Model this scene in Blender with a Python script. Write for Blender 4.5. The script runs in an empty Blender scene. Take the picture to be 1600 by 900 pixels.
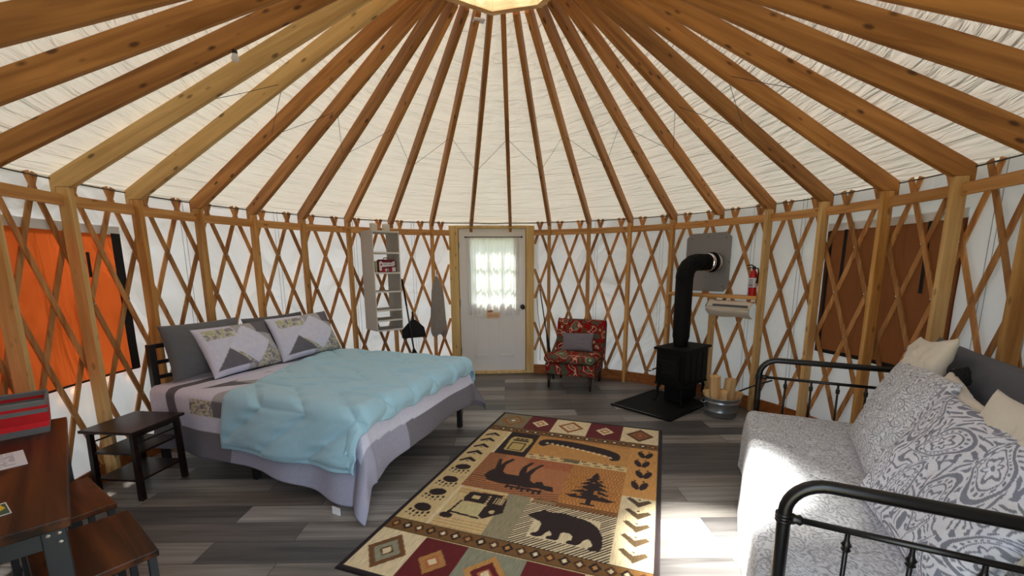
import bpy, bmesh, math, random
import numpy as np
from mathutils import Vector, Matrix
random.seed(7)
rs = np.random.RandomState(5)
PI = math.pi
R = math.radians
sc = bpy.context.scene
C = sc.collection

# ------------------------------------------------------------------ camera
F_PX, PX, PY = 667.021, 794.224, 530.83
cam_d = bpy.data.cameras.new('camera')
cam = bpy.data.objects.new('camera', cam_d)
C.objects.link(cam)
yaw, pitch, roll = .006444, .169759, -.007525
fw = Vector((math.sin(yaw) * math.cos(pitch), math.cos(yaw) * math.cos(pitch), -math.sin(pitch)))
rt0 = Vector((math.cos(yaw), -math.sin(yaw), 0))
up0 = rt0.cross(fw)
rt = rt0 * math.cos(roll) + up0 * math.sin(roll)
up = -rt0 * math.sin(roll) + up0 * math.cos(roll)
mw = Matrix((rt, up, -fw)).transposed().to_4x4()
mw.translation = Vector((.01425, -3.17927, 1.5541))
cam.matrix_world = mw
cam_d.sensor_width = 36
cam_d.lens = F_PX / 1600 * 36
cam_d.shift_x = (800 - PX) / 1600
cam_d.shift_y = (PY - 450) / 1600
cam_d.clip_start = .02
sc.camera = cam

# ------------------------------------------------------------------ light and exposure
world = bpy.data.worlds.new('sky')
sc.world = world
world.use_nodes = True
bgn = world.node_tree.nodes['Background']
bgn.inputs[0].default_value = (.72, .86, 1.0, 1)
bgn.inputs[1].default_value = 3.1
sun_d = bpy.data.lights.new('sun', 'SUN')
sun_d.energy = 30
sun_d.angle = R(6)
sun_d.color = (1, .95, .86)
sun = bpy.data.objects.new('sun', sun_d)
C.objects.link(sun)
sun.rotation_euler = Vector((1.16, -1.15, -3.5)).to_track_quat('-Z', 'Y').to_euler()
sc.view_settings.view_transform = 'Standard'
sc.view_settings.look = 'None'
sc.view_settings.gamma = 1
sc.view_settings.exposure = 0.75
sc.view_settings.use_curve_mapping = False
sc.cycles.use_denoising = True
sc.cycles.max_bounces = 14
sc.cycles.diffuse_bounces = 9
sc.cycles.glossy_bounces = 3
sc.cycles.transmission_bounces = 8
sc.cycles.transparent_max_bounces = 12
sc.cycles.sample_clamp_indirect = 6
sc.cycles.caustics_reflective = False
sc.cycles.caustics_refractive = False

# ------------------------------------------------------------------ yurt numbers
NB = 34
DA = 2 * PI / NB
PH = .03164
RW = 3.0
def pol(r, a, z=0.):                      # a measured clockwise from +Y
    return (r * math.sin(a), r * math.cos(a), z)
def ang_of(i):
    return PH + (i - 9) * DA
DOOR_A = PH - DA / 2 + .006               # far white door
ENTRY_A = PH - DA / 2 + PI                # open doorway behind the viewer

# ------------------------------------------------------------------ materials
def lin(c):
    return tuple((v / 255 / 12.92) if v / 255 <= .04045 else ((v / 255 + .055) / 1.055) ** 2.4 for v in c)
def newmat(name):
    m = bpy.data.materials.new(name)
    m.use_nodes = True
    nt = m.node_tree
    return m, nt, nt.nodes['Principled BSDF'], nt.nodes, nt.links
def setin(b, **k):
    for n, v in k.items():
        b.inputs[n.replace('_', ' ')].default_value = v
def plain(name, rgb, rough=.6, metal=0., noise=.0, nscale=30, bump=0., bscale=80, sheen=0., spec=None):
    m, nt, b, N, L = newmat(name)
    c = lin(rgb)
    setin(b, Base_Color=(*c, 1), Roughness=rough, Metallic=metal)
    if spec is not None: b.inputs['Specular IOR Level'].default_value = spec
    if sheen: b.inputs['Sheen Weight'].default_value = sheen
    tc = N.new('ShaderNodeTexCoord')
    if noise:
        t = N.new('ShaderNodeTexNoise'); t.inputs['Scale'].default_value = nscale; t.inputs['Detail'].default_value = 5
        L.new(tc.outputs['Object'], t.inputs['Vector'])
        mx = N.new('ShaderNodeMix'); mx.data_type = 'RGBA'
        mx.inputs[6].default_value = (*[v * (1 - noise) for v in c], 1)
        mx.inputs[7].default_value = (*[min(1, v * (1 + noise)) for v in c], 1)
        L.new(t.outputs['Fac'], mx.inputs[0]); L.new(mx.outputs[2], b.inputs['Base Color'])
    if bump:
        t = N.new('ShaderNodeTexNoise'); t.inputs['Scale'].default_value = bscale; t.inputs['Detail'].default_value = 3
        L.new(tc.outputs['Object'], t.inputs['Vector'])
        bp = N.new('ShaderNodeBump'); bp.inputs['Strength'].default_value = bump; bp.inputs['Distance'].default_value = .01
        L.new(t.outputs['Fac'], bp.inputs['Height']); L.new(bp.outputs[0], b.inputs['Normal'])
    return m
def wood(name, dark, light, axis=0, rough=.55, knots=.5, scale=1., vary=.25, tilt=0.):
    """long-grain timber; the grain runs along the given object axis"""
    m, nt, b, N, L = newmat(name)
    tc0 = N.new('ShaderNodeTexCoord'); oi = N.new('ShaderNodeObjectInfo')
    tc = N.new('ShaderNodeMapping'); tc.inputs['Rotation'].default_value = (0, R(tilt), 0); L.new(tc0.outputs['Object'], tc.inputs['Vector'])
    mp = N.new('ShaderNodeMapping')
    s = [14 * scale] * 3; s[axis] = .9 * scale
    mp.inputs['Scale'].default_value = s
    ml = N.new('ShaderNodeMath'); ml.operation = 'MULTIPLY'; ml.inputs[1].default_value = 37
    L.new(oi.outputs['Random'], ml.inputs[0])
    cx = N.new('ShaderNodeCombineXYZ')
    for k in range(3): L.new(ml.outputs[0], cx.inputs[k])
    ad = N.new('ShaderNodeVectorMath'); ad.operation = 'ADD'
    L.new(tc.outputs[0], mp.inputs['Vector']); L.new(mp.outputs[0], ad.inputs[0]); L.new(cx.outputs[0], ad.inputs[1])
    n1 = N.new('ShaderNodeTexNoise'); n1.inputs['Scale'].default_value = 1.6; n1.inputs['Detail'].default_value = 6; n1.inputs['Distortion'].default_value = .6
    L.new(ad.outputs[0], n1.inputs['Vector'])
    cr = N.new('ShaderNodeValToRGB')
    cr.color_ramp.elements[0].position = .32; cr.color_ramp.elements[0].color = (*lin(dark), 1)
    cr.color_ramp.elements[1].position = .66; cr.color_ramp.elements[1].color = (*lin(light), 1)
    L.new(n1.outputs['Fac'], cr.inputs[0])
    # knots
    mp2 = N.new('ShaderNodeMapping'); s2 = [13 * scale] * 3; s2[axis] = 5.5 * scale; mp2.inputs['Scale'].default_value = s2
    ad2 = N.new('ShaderNodeVectorMath'); ad2.operation = 'ADD'
    L.new(tc.outputs[0], mp2.inputs['Vector']); L.new(mp2.outputs[0], ad2.inputs[0]); L.new(cx.outputs[0], ad2.inputs[1])
    vo = N.new('ShaderNodeTexVoronoi'); vo.inputs['Scale'].default_value = 1.0
    L.new(ad2.outputs[0], vo.inputs['Vector'])
    kr = N.new('ShaderNodeValToRGB'); kr.color_ramp.elements[0].position = .09; kr.color_ramp.elements[1].position = .19
    kr.color_ramp.elements[0].color = (knots, knots, knots, 1); kr.color_ramp.elements[1].color = (0, 0, 0, 1)
    L.new(vo.outputs['Distance'], kr.inputs[0])
    mk = N.new('ShaderNodeMix'); mk.data_type = 'RGBA'; mk.inputs[7].default_value = (*[v * .28 for v in lin(dark)], 1)
    L.new(kr.outputs[0], mk.inputs[0]); L.new(cr.outputs[0], mk.inputs[6])
    # tone differs from board to board
    hs = N.new('ShaderNodeHueSaturation')
    mr = N.new('ShaderNodeMapRange'); mr.inputs[3].default_value = 1 - vary; mr.inputs[4].default_value = 1 + vary
    L.new(oi.outputs['Random'], mr.inputs[0]); L.new(mr.outputs[0], hs.inputs['Value']); L.new(mk.outputs[2], hs.inputs['Color'])
    L.new(hs.outputs[0], b.inputs['Base Color'])
    b.inputs['Roughness'].default_value = rough
    b.inputs['Specular IOR Level'].default_value = .3
    bp = N.new('ShaderNodeBump'); bp.inputs['Strength'].default_value = .25; bp.inputs['Distance'].default_value = .003
    L.new(n1.outputs['Fac'], bp.inputs['Height']); L.new(bp.outputs[0], b.inputs['Normal'])
    return m
def canvas(name, rgb, trans, uvbump=None, tint=None, bump_d=.02, blotch=0.):
    """thin cloth that lets part of the daylight through"""
    m, nt, b, N, L = newmat(name)
    N.remove(b)
    out = [n for n in N if n.type == 'OUTPUT_MATERIAL'][0]
    d = N.new('ShaderNodeBsdfDiffuse'); t = N.new('ShaderNodeBsdfTranslucent'); mx = N.new('ShaderNodeMixShader')
    d.inputs[0].default_value = (*lin(rgb), 1); t.inputs[0].default_value = (*lin(tint or rgb), 1)
    mx.inputs[0].default_value = trans
    L.new(d.outputs[0], mx.inputs[1]); L.new(t.outputs[0], mx.inputs[2]); L.new(mx.outputs[0], out.inputs[0])
    if uvbump:
        tc = N.new('ShaderNodeTexCoord'); mp = N.new('ShaderNodeMapping'); mp.inputs['Scale'].default_value = (uvbump[0], uvbump[1], 1)
        L.new(tc.outputs['UV'], mp.inputs['Vector'])
        n = N.new('ShaderNodeTexNoise'); n.inputs['Scale'].default_value = 1; n.inputs['Detail'].default_value = 3; n.inputs['Distortion'].default_value = 1.2
        L.new(mp.outputs[0], n.inputs['Vector'])
        cr = N.new('ShaderNodeValToRGB'); cr.color_ramp.elements[0].position = .38; cr.color_ramp.elements[1].position = .72
        L.new(n.outputs['Fac'], cr.inputs[0])
        bp = N.new('ShaderNodeBump'); bp.inputs['Strength'].default_value = 1; bp.inputs['Distance'].default_value = bump_d
        L.new(cr.outputs[0], bp.inputs['Height'])
        L.new(bp.outputs[0], d.inputs['Normal']); L.new(bp.outputs[0], t.inputs['Normal'])
        if blotch:
            n2 = N.new('ShaderNodeTexNoise'); n2.inputs['Scale'].default_value = 2.2; n2.inputs['Detail'].default_value = 2
            L.new(tc.outputs['UV'], n2.inputs['Vector'])
            mc = N.new('ShaderNodeMix'); mc.data_type = 'RGBA'
            c0 = lin(tint or rgb)
            mc.inputs[6].default_value = (*[v * (1 - blotch) for v in c0], 1); mc.inputs[7].default_value = (*c0, 1)
            L.new(n2.outputs['Fac'], mc.inputs[0]); L.new(mc.outputs[2], t.inputs[0])
    return m
def attrmat(name, rough=.85, streak=None, bump=.15, bscale=300, amt=.15, sheen=0.):
    """colours woven into the cloth, read from the mesh's own colour attribute"""
    m, nt, b, N, L = newmat(name)
    at = N.new('ShaderNodeAttribute'); at.attribute_name = 'Col'
    tc = N.new('ShaderNodeTexCoord'); mp = N.new('ShaderNodeMapping'); mp.inputs['Scale'].default_value = streak or (60, 60, 60)
    n = N.new('ShaderNodeTexNoise'); n.inputs['Scale'].default_value = 1; n.inputs['Detail'].default_value = 4
    L.new(tc.outputs['UV'], mp.inputs['Vector']); L.new(mp.outputs[0], n.inputs['Vector'])
    mr = N.new('ShaderNodeMapRange'); mr.inputs[1].default_value = .3; mr.inputs[2].default_value = .7; mr.inputs[3].default_value = 1 - amt; mr.inputs[4].default_value = 1 + amt
    L.new(n.outputs['Fac'], mr.inputs[0])
    hs = N.new('ShaderNodeHueSaturation'); L.new(at.outputs['Color'], hs.inputs['Color']); L.new(mr.outputs[0], hs.inputs['Value'])
    L.new(hs.outputs[0], b.inputs['Base Color'])
    b.inputs['Roughness'].default_value = rough; b.inputs['Specular IOR Level'].default_value = .15
    if sheen: b.inputs['Sheen Weight'].default_value = sheen
    n3 = N.new('ShaderNodeTexNoise'); n3.inputs['Scale'].default_value = bscale
    L.new(tc.outputs['UV'], n3.inputs['Vector'])
    bp = N.new('ShaderNodeBump'); bp.inputs['Strength'].default_value = bump; bp.inputs['Distance'].default_value = .004
    L.new(n3.outputs['Fac'], bp.inputs['Height']); L.new(bp.outputs[0], b.inputs['Normal'])
    return m

M = {}
M['rafter'] = wood('rafter_fir', (140, 90, 40), (186, 130, 68), 0, knots=.9, scale=1.0, vary=.16, tilt=-28.5)
M['rafter_pale'] = wood('rafter_pine', (186, 148, 92), (214, 178, 118), 0, knots=.9, scale=1.0, vary=.06, tilt=-28.5)
M['post'] = wood('post_pine', (170, 118, 60), (212, 162, 94), 2, knots=.6, vary=.2)
M['post_pale'] = wood('post_pale_pine', (200, 158, 98), (226, 190, 130), 2, knots=.55, vary=.1)
M['rail'] = wood('rail_pine', (186, 130, 74), (220, 168, 106), 0, knots=.6, vary=.12)
M['slat'] = wood('lattice_fir', (158, 104, 60), (206, 154, 96), 2, knots=.35, vary=.25)
M['jamb'] = wood('jamb_pine', (208, 172, 108), (232, 200, 136), 2, knots=.5, vary=.02)
M['ring'] = wood('ring_pine', (206, 150, 92), (240, 204, 148), 0, knots=.4, vary=.03)
M['base'] = wood('base_fir', (128, 72, 34), (164, 100, 52), 0, knots=.3, vary=.1)
M['roof'] = canvas('roof_canvas', (222, 218, 209), .029, (2.2, 13, 1), (255, 247, 232), .02, .14)
M['wallcloth'] = canvas('wall_canvas', (228, 228, 230), .042, (1.6, 1.2, 1), (240, 244, 255), .02, .08)
M['orange'] = canvas('flap_sunlit', (150, 62, 22), .10, (2.6, .9, 1), (206, 92, 40), .03, .5)  # flap cloth with the outdoor sun put into its colour
M['brown'] = canvas('flap_shaded', (92, 58, 42), .05, (5, 2, 1), (170, 96, 52), .02, .3)  # same flap cloth, its colour darkened for the shaded side
M['hemblack'] = plain('black_webbing', (22, 22, 24), .8)
M['seam'] = plain('grey_seam', (176, 176, 184), .8)
M['blackmetal'] = plain('black_metal', (9, 9, 10), .3, .0, spec=.5)
M['castiron'] = plain('cast_iron', (9, 9, 10), .7, .0, bump=.2, bscale=200, spec=.2)
M['darkwood'] = wood('espresso_wood', (22, 13, 11), (40, 24, 20), 1, .34, knots=0, vary=.1)
M['bedwood'] = plain('black_bed_frame', (18, 17, 18), .5)
M['rustic'] = wood('rustic_brown_board', (30, 14, 7), (104, 58, 28), 0, .36, knots=.6, scale=.7, vary=.1)
M['gunmetal'] = plain('grey_steel', (48, 52, 56), .5, .1)
M['white'] = plain('white_paint', (232, 229, 226), .4)
M['whitecloth'] = plain('white_cloth', (226, 224, 232), .9, bump=.2)
M['curtain'] = canvas('curtain_sheer', (236, 236, 238), .16, (60, 1.2, 1), (250, 252, 246), .004)
M['brass'] = plain('steel_screw', (210, 205, 196), .3, .9)
M['galv'] = plain('galvanised_steel', (164, 170, 174), .32, .85, noise=.15, nscale=25)
M['flashing'] = plain('grey_flashing', (146, 146, 148), .5, .3, noise=.05)
M['chrome'] = plain('bright_collar', (225, 225, 225), .18, 1.)
M['greyfab'] = plain('grey_cotton', (100, 102, 106), .95, noise=.06, bump=.2, sheen=.2)
M['darkgreyfab'] = plain('dark_grey_cotton', (96, 98, 104), .95, noise=.05, bump=.2)
M['cream'] = plain('cream_velvet', (222, 212, 194), .9, noise=.05, bump=.3, bscale=25, sheen=.4)
M['black_fur'] = plain('black_fur', (14, 13, 16), .9, bump=1., bscale=150)
M['organizer'] = plain('organizer_cloth', (190, 184, 176), .9, noise=.04)
M['organizer_edge'] = plain('organizer_piping', (224, 220, 212), .8)
M['apron'] = plain('apron_grey', (150, 142, 136), .95, noise=.12, bump=.4, bscale=20)
M['red'] = plain('red_enamel', (190, 18, 22), .3)
M['redcloth'] = plain('red_cloth', (206, 24, 34), .8, noise=.15)
M['redbright'] = plain('bright_red_cloth', (236, 40, 50), .8, noise=.1)
M['greycloth'] = plain('grey_band_cloth', (120, 122, 124), .85, noise=.1)
M['paper'] = plain('paper', (232, 230, 240), .7)
M['ink'] = plain('ink', (110, 108, 130), .8)
M['yellow'] = plain('yellow_card', (236, 190, 40), .6)
M['green'] = plain('green_card', (70, 96, 66), .6)
M['blue'] = plain('blue_print', (90, 150, 190), .6)
M['firewood'] = wood('firewood', (196, 150, 96), (232, 196, 142), 2, .8, knots=.4, vary=.12)
M['cushion_grey'] = plain('slate_cushion', (120, 114, 122), .8)
M['leg_dark'] = plain('dark_leg', (30, 20, 17), .5)
M['maroon'] = plain('maroon', (120, 26, 36), .6)
M['sage'] = plain('book_sage', (176, 178, 140), .7)
M['signwood'] = plain('sign_wood', (226, 190, 150), .7, noise=.1)
M['signred'] = plain('sign_brown', (176, 110, 80), .7)
M['grass'] = plain('grass', (110, 116, 84), .9, noise=.4, nscale=3)
M['deck'] = plain('deck_boards', (150, 130, 108), .7, noise=.2)
M['aqua'] = plain('aqua_satin', (164, 206, 226), .62, noise=.02, nscale=6, bump=.12, bscale=14, sheen=.15)
M['comf_under'] = plain('comforter_lining', (200, 206, 208), .8)
M['quilt'] = attrmat('patchwork', .9, (40, 40, 1), .2, 250, .05)
M['sham'] = attrmat('patchwork_sham', .9, (20, 20, 1), .2, 120, .05)
M['rug'] = attrmat('woven_rug', .95, (190, 14, 1), .6, 420, .22, .1)
M['tagwhite'] = plain('white_tag', (235, 235, 235), .7)

def glassmat():
    m, nt, b, N, L = newmat('clear_glazing')
    N.remove(b)
    out = [n for n in N if n.type == 'OUTPUT_MATERIAL'][0]
    t = N.new('ShaderNodeBsdfTransparent'); g = N.new('ShaderNodeBsdfGlossy'); mx = N.new('ShaderNodeMixShader')
    t.inputs[0].default_value = (.93, .95, .95, 1); g.inputs['Roughness'].default_value = .05; mx.inputs[0].default_value = .06
    L.new(t.outputs[0], mx.inputs[1]); L.new(g.outputs[0], mx.inputs[2]); L.new(mx.outputs[0], out.inputs[0])
    return m
M['glass'] = glassmat()

def floormat():
    m, nt, b, N, L = newmat('grey_vinyl_planks')
    tc = N.new('ShaderNodeTexCoord')
    br = N.new('ShaderNodeTexBrick')
    br.offset = .37; br.offset_frequency = 2; br.squash = 1
    br.inputs['Scale'].default_value = 1; br.inputs['Brick Width'].default_value = 1.22; br.inputs['Row Height'].default_value = .187
    br.inputs['Mortar Size'].default_value = .0018; br.inputs['Mortar Smooth'].default_value = 0; br.inputs['Bias'].default_value = 0
    br.inputs['Color1'].default_value = (0, 0, 0, 1); br.inputs['Color2'].default_value = (1, 1, 1, 1); br.inputs['Mortar'].default_value = (.0, .0, .0, 1)
    L.new(tc.outputs['Object'], br.inputs['Vector'])
    cr = N.new('ShaderNodeValToRGB')
    e = cr.color_ramp.elements
    e[0].position = 0; e[0].color = (*lin((78, 76, 76)), 1)
    e[1].position = 1; e[1].color = (*lin((168, 163, 158)), 1)
    for p, c in ((.3, (98, 94, 92)), (.55, (126, 118, 112)), (.8, (146, 142, 138))):
        k = e.new(p); k.color = (*lin(c), 1)
    L.new(br.outputs['Color'], cr.inputs[0])
    mp = N.new('ShaderNodeMapping'); mp.inputs['Scale'].default_value = (1.4, 22, 1)
    n = N.new('ShaderNodeTexNoise'); n.inputs['Scale'].default_value = 1; n.inputs['Detail'].default_value = 7; n.inputs['Distortion'].default_value = .5
    ad = N.new('ShaderNodeVectorMath'); ad.operation = 'ADD'
    sp = N.new('ShaderNodeVectorMath'); sp.operation = 'SCALE'; sp.inputs['Scale'].default_value = 31
    L.new(br.outputs['Color'], sp.inputs[0])
    L.new(tc.outputs['Object'], mp.inputs['Vector']); L.new(mp.outputs[0], ad.inputs[0]); L.new(sp.outputs[0], ad.inputs[1]); L.new(ad.outputs[0], n.inputs['Vector'])
    mr = N.new('ShaderNodeMapRange'); mr.inputs[1].default_value = .3; mr.inputs[2].default_value = .7; mr.inputs[3].default_value = .55; mr.inputs[4].default_value = 1.3
    L.new(n.outputs['Fac'], mr.inputs[0])
    hs = N.new('ShaderNodeHueSaturation'); L.new(cr.outputs[0], hs.inputs['Color']); L.new(mr.outputs[0], hs.inputs['Value'])
    mm = N.new('ShaderNodeMix'); mm.data_type = 'RGBA'; mm.inputs[7].default_value = (.03, .03, .03, 1)
    L.new(br.outputs['Fac'], mm.inputs[0]); L.new(hs.outputs[0], mm.inputs[6])
    L.new(mm.outputs[2], b.inputs['Base Color'])
    b.inputs['Roughness'].default_value = .38; b.inputs['Specular IOR Level'].default_value = .45
    bp = N.new('ShaderNodeBump'); bp.inputs['Strength'].default_value = .2; bp.inputs['Distance'].default_value = .002
    L.new(n.outputs['Fac'], bp.inputs['Height']); L.new(bp.outputs[0], b.inputs['Normal'])
    return m
M['floor'] = floormat()

def paisley_col(X, Y, sp, ink, ground, seed=1):
    rr = np.random.RandomState(seed); J = rr.rand(64, 64, 3)
    inkm = np.zeros(X.shape, bool); dmin = np.full(X.shape, 9.); 
    gi = np.floor(X / sp).astype(int); gj = np.floor(Y / sp).astype(int)
    for di in (-1, 0, 1):
        for dj in (-1, 0, 1):
            i = gi + di; j = gj + dj; q = J[i % 64, j % 64]
            cx = (i + .5 + .28 * (q[..., 0] - .5) + .25 * (j % 2)) * sp; cy = (j + .5 + .28 * (q[..., 1] - .5)) * sp
            th = (q[..., 2] - .5) * 2.2 + np.where((i + j) % 2 == 0, 0, 3.14)
            x = ((X - cx) * np.cos(th) + (Y - cy) * np.sin(th)) / (sp * .43); y = (-(X - cx) * np.sin(th) + (Y - cy) * np.cos(th)) / (sp * .43)
            xb = x - .42 * y * np.abs(y)
            d = np.sqrt((xb / (.66 * np.clip(1 - .5 * y, .25, 2))) ** 2 + (y * .85) ** 2)
            t = np.arctan2(y, xb)
            k = ((d > .86) & (d < 1.0)) | ((d > .60) & (d < .66)) | ((d < .42 + .10 * np.cos(6 * t)) & (d > .30 + .10 * np.cos(6 * t))) | (d < .10)
            k |= (d > .70) & (d < .80) & (np.cos(20 * t) > .1)
            k |= (d > 1.06) & (d < 1.30 + .08 * np.cos(16 * t)) & (np.cos(16 * t + 2.2 * d * 4) > .15)
            near = d < dmin
            inkm = np.where(near, k, inkm); dmin = np.minimum(d, dmin)
    out_ = dmin > 1.38
    sc_ = np.sin(vnoise(X / sp * 2.2 + 9, Y / sp * 2.2 + 9, seed + 4, 2) * 34) > .45
    inkm = np.where(out_, sc_, inkm)
    return np.where(inkm[..., None], np.array(lin(ink)), np.array(lin(ground)))

def floral():
    m, nt, b, N, L = newmat('floral_upholstery')
    tc = N.new('ShaderNodeTexCoord')
    n0 = N.new('ShaderNodeTexNoise'); n0.inputs['Scale'].default_value = 9; n0.inputs['Detail'].default_value = 1
    L.new(tc.outputs['Object'], n0.inputs['Vector'])
    cr = N.new('ShaderNodeValToRGB'); cr.color_ramp.interpolation = 'CONSTANT'
    e = cr.color_ramp.elements
    e[0].position = 0; e[0].color = (*lin((84, 86, 68)), 1)
    e[1].position = .43; e[1].color = (*lin((140, 22, 28)), 1)
    for p, c in ((.50, (112, 66, 46)), (.56, (216, 160, 138)), (.60, (124, 20, 26)), (.645, (98, 104, 82))):
        k = e.new(p); k.color = (*lin(c), 1)
    L.new(n0.outputs['Fac'], cr.inputs[0])
    vo = N.new('ShaderNodeTexVoronoi'); vo.inputs['Scale'].default_value = 3.6; vo.inputs['Randomness'].default_value = .8
    L.new(tc.outputs['Object'], vo.inputs['Vector'])
    rr = N.new('ShaderNodeValToRGB'); rr.color_ramp.interpolation = 'CONSTANT'
    q = rr.color_ramp.elements
    q[0].position = 0; q[0].color = (*lin((216, 208, 180)), 1)
    q[1].position = .09; q[1].color = (*lin((80, 96, 70)), 1)
    for p, c in ((.16, (150, 160, 132)), (.22, (72, 84, 64)), (.28, (138, 142, 118)), (.33, (0, 0, 0))):
        k = q.new(p); k.color = (*lin(c), 1)
    L.new(vo.outputs['Distance'], rr.inputs[0])
    gt = N.new('ShaderNodeMath'); gt.operation = 'LESS_THAN'; gt.inputs[1].default_value = .33; L.new(vo.outputs['Distance'], gt.inputs[0])
    mx = N.new('ShaderNodeMix'); mx.data_type = 'RGBA'
    L.new(gt.outputs[0], mx.inputs[0]); L.new(cr.outputs[0], mx.inputs[6]); L.new(rr.outputs[0], mx.inputs[7])
    L.new(mx.outputs[2], b.inputs['Base Color']); b.inputs['Roughness'].default_value = .9
    b.inputs['Specular IOR Level'].default_value = .1
    return m
M['floral'] = floral()

# ------------------------------------------------------------------ mesh helpers
class MB:
    """collects vertices and faces, then links them as ONE mesh object"""
    def __init__(s):
        s.v = []; s.f = []; s.m = []; s.mats = []; s.uv = {}
    def mi(s, mat):
        if mat not in s.mats: s.mats.append(mat)
        return s.mats.index(mat)
    def add(s, vs, fs, mat, M4=None):
        o = len(s.v); k = s.mi(mat)
        for p in vs:
            p = Vector(p)
            if M4 is not None: p = M4 @ p
            s.v.append(tuple(p))
        for f in fs:
            s.f.append(tuple(o + i for i in f)); s.m.append(k)
        return s
    def box(s, x0, x1, y0, y1, z0, z1, mat, M4=None):
        vs = [(x, y, z) for x in (x0, x1) for y in (y0, y1) for z in (z0, z1)]
        return s.add(vs, [(0, 1, 3, 2), (4, 6, 7, 5), (0, 4, 5, 1), (2, 3, 7, 6), (0, 2, 6, 4), (1, 5, 7, 3)], mat, M4)
    def prism(s, pts, z0, z1, mat, M4=None):
        n = len(pts)
        vs = [(x, y, z0) for x, y in pts] + [(x, y, z1) for x, y in pts]
        fs = [tuple(range(n))[::-1], tuple(range(n, 2 * n))] + [(i, (i + 1) % n, n + (i + 1) % n, n + i) for i in range(n)]
        return s.add(vs, fs, mat, M4)
    def tube(s, path, r, mat, n=10, closed=False, M4=None, cap=True):
        P = [Vector(p) for p in path]; m = len(P); rr = r if hasattr(r, '__len__') else [r] * m
        vs = []; ref = None
        for i in range(m):
            a = P[i - 1] if (i > 0 or closed) else P[i]; b = P[(i + 1) % m] if (i < m - 1 or closed) else P[i]
            t = (b - a).normalized()
            if ref is None:
                ref = Vector((0, 0, 1)) if abs(t.z) < .9 else Vector((1, 0, 0))
            u = t.cross(ref)
            if u.length < 1e-4: u = t.cross(Vector((0, 1, 0)))
            u.normalize(); w = t.cross(u).normalized(); ref = u.cross(t).normalized()
            for k in range(n):
                q = 2 * PI * k / n
                vs.append(P[i] + (u * math.cos(q) + w * math.sin(q)) * rr[i])
        fs = []
        for i in range(m if closed else m - 1):
            j = (i + 1) % m
            for k in range(n):
                k2 = (k + 1) % n
                fs.append((i * n + k, i * n + k2, j * n + k2, j * n + k))
        if cap and not closed:
            fs.append(tuple(range(n))[::-1]); fs.append(tuple((m - 1) * n + k for k in range(n)))
        return s.add(vs, fs, mat, M4)
    def lathe(s, prof, mat, n=24, M4=None, cx=0, cy=0):
        vs = []
        for r, z in prof:
            for k in range(n):
                q = 2 * PI * k / n; vs.append((cx + r * math.cos(q), cy + r * math.sin(q), z))
        fs = []
        for i in range(len(prof) - 1):
            for k in range(n):
                k2 = (k + 1) % n; fs.append((i * n + k, i * n + k2, (i + 1) * n + k2, (i + 1) * n + k))
        fs.append(tuple(range(n))[::-1]); fs.append(tuple((len(prof) - 1) * n + k for k in range(n)))
        return s.add(vs, fs, mat, M4)
    def build(s, name, parent=None, smooth=False, bevel=0., solid=0., sub=0, loc=None):
        me = bpy.data.meshes.new(name)
        me.from_pydata(s.v, [], s.f)
        for m in s.mats: me.materials.append(m)
        me.polygons.foreach_set('material_index', s.m)
        if smooth:
            me.polygons.foreach_set('use_smooth', [True] * len(me.polygons))
        me.update()
        bm = bmesh.new(); bm.from_mesh(me); bmesh.ops.recalc_face_normals(bm, faces=bm.faces); bm.to_mesh(me); bm.free()
        o = bpy.data.objects.new(name, me); C.objects.link(o)
        if parent is not None: o.parent = parent
        if loc: o.location = loc
        if solid:
            q = o.modifiers.new('solid', 'SOLIDIFY'); q.thickness = solid; q.offset = 0
        if bevel:
            q = o.modifiers.new('bevel', 'BEVEL'); q.width = bevel; q.segments = 2; q.limit_method = 'ANGLE'; q.angle_limit = R(40)
        if sub:
            q = o.modifiers.new('sub', 'SUBSURF'); q.levels = sub; q.render_levels = sub
        if smooth and not sub:
            try:
                me.polygons.foreach_set('use_smooth', [True] * len(me.polygons))
                with bpy.context.temp_override(object=o, selected_objects=[o], active_object=o):
                    bpy.ops.object.shade_smooth_by_angle(angle=R(35))
            except Exception: pass
        return o
def tag(o, label=None, cat=None, group=None, kind=None):
    if label: o['label'] = label
    if cat: o['category'] = cat
    if group: o['group'] = group
    if kind: o['kind'] = kind
    return o
def empty(name, loc=(0, 0, 0), rz=0, label=None, cat=None, group=None, kind=None):
    o = bpy.data.objects.new(name, None); C.objects.link(o)
    o.location = loc; o.rotation_euler = (0, 0, rz); o.empty_display_size = .1
    return tag(o, label, cat, group, kind)
def copy_tree(o, parent=None):
    c = o.copy(); C.objects.link(c); c.parent = parent
    for ch in o.children: copy_tree(ch, c)
    return c
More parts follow.
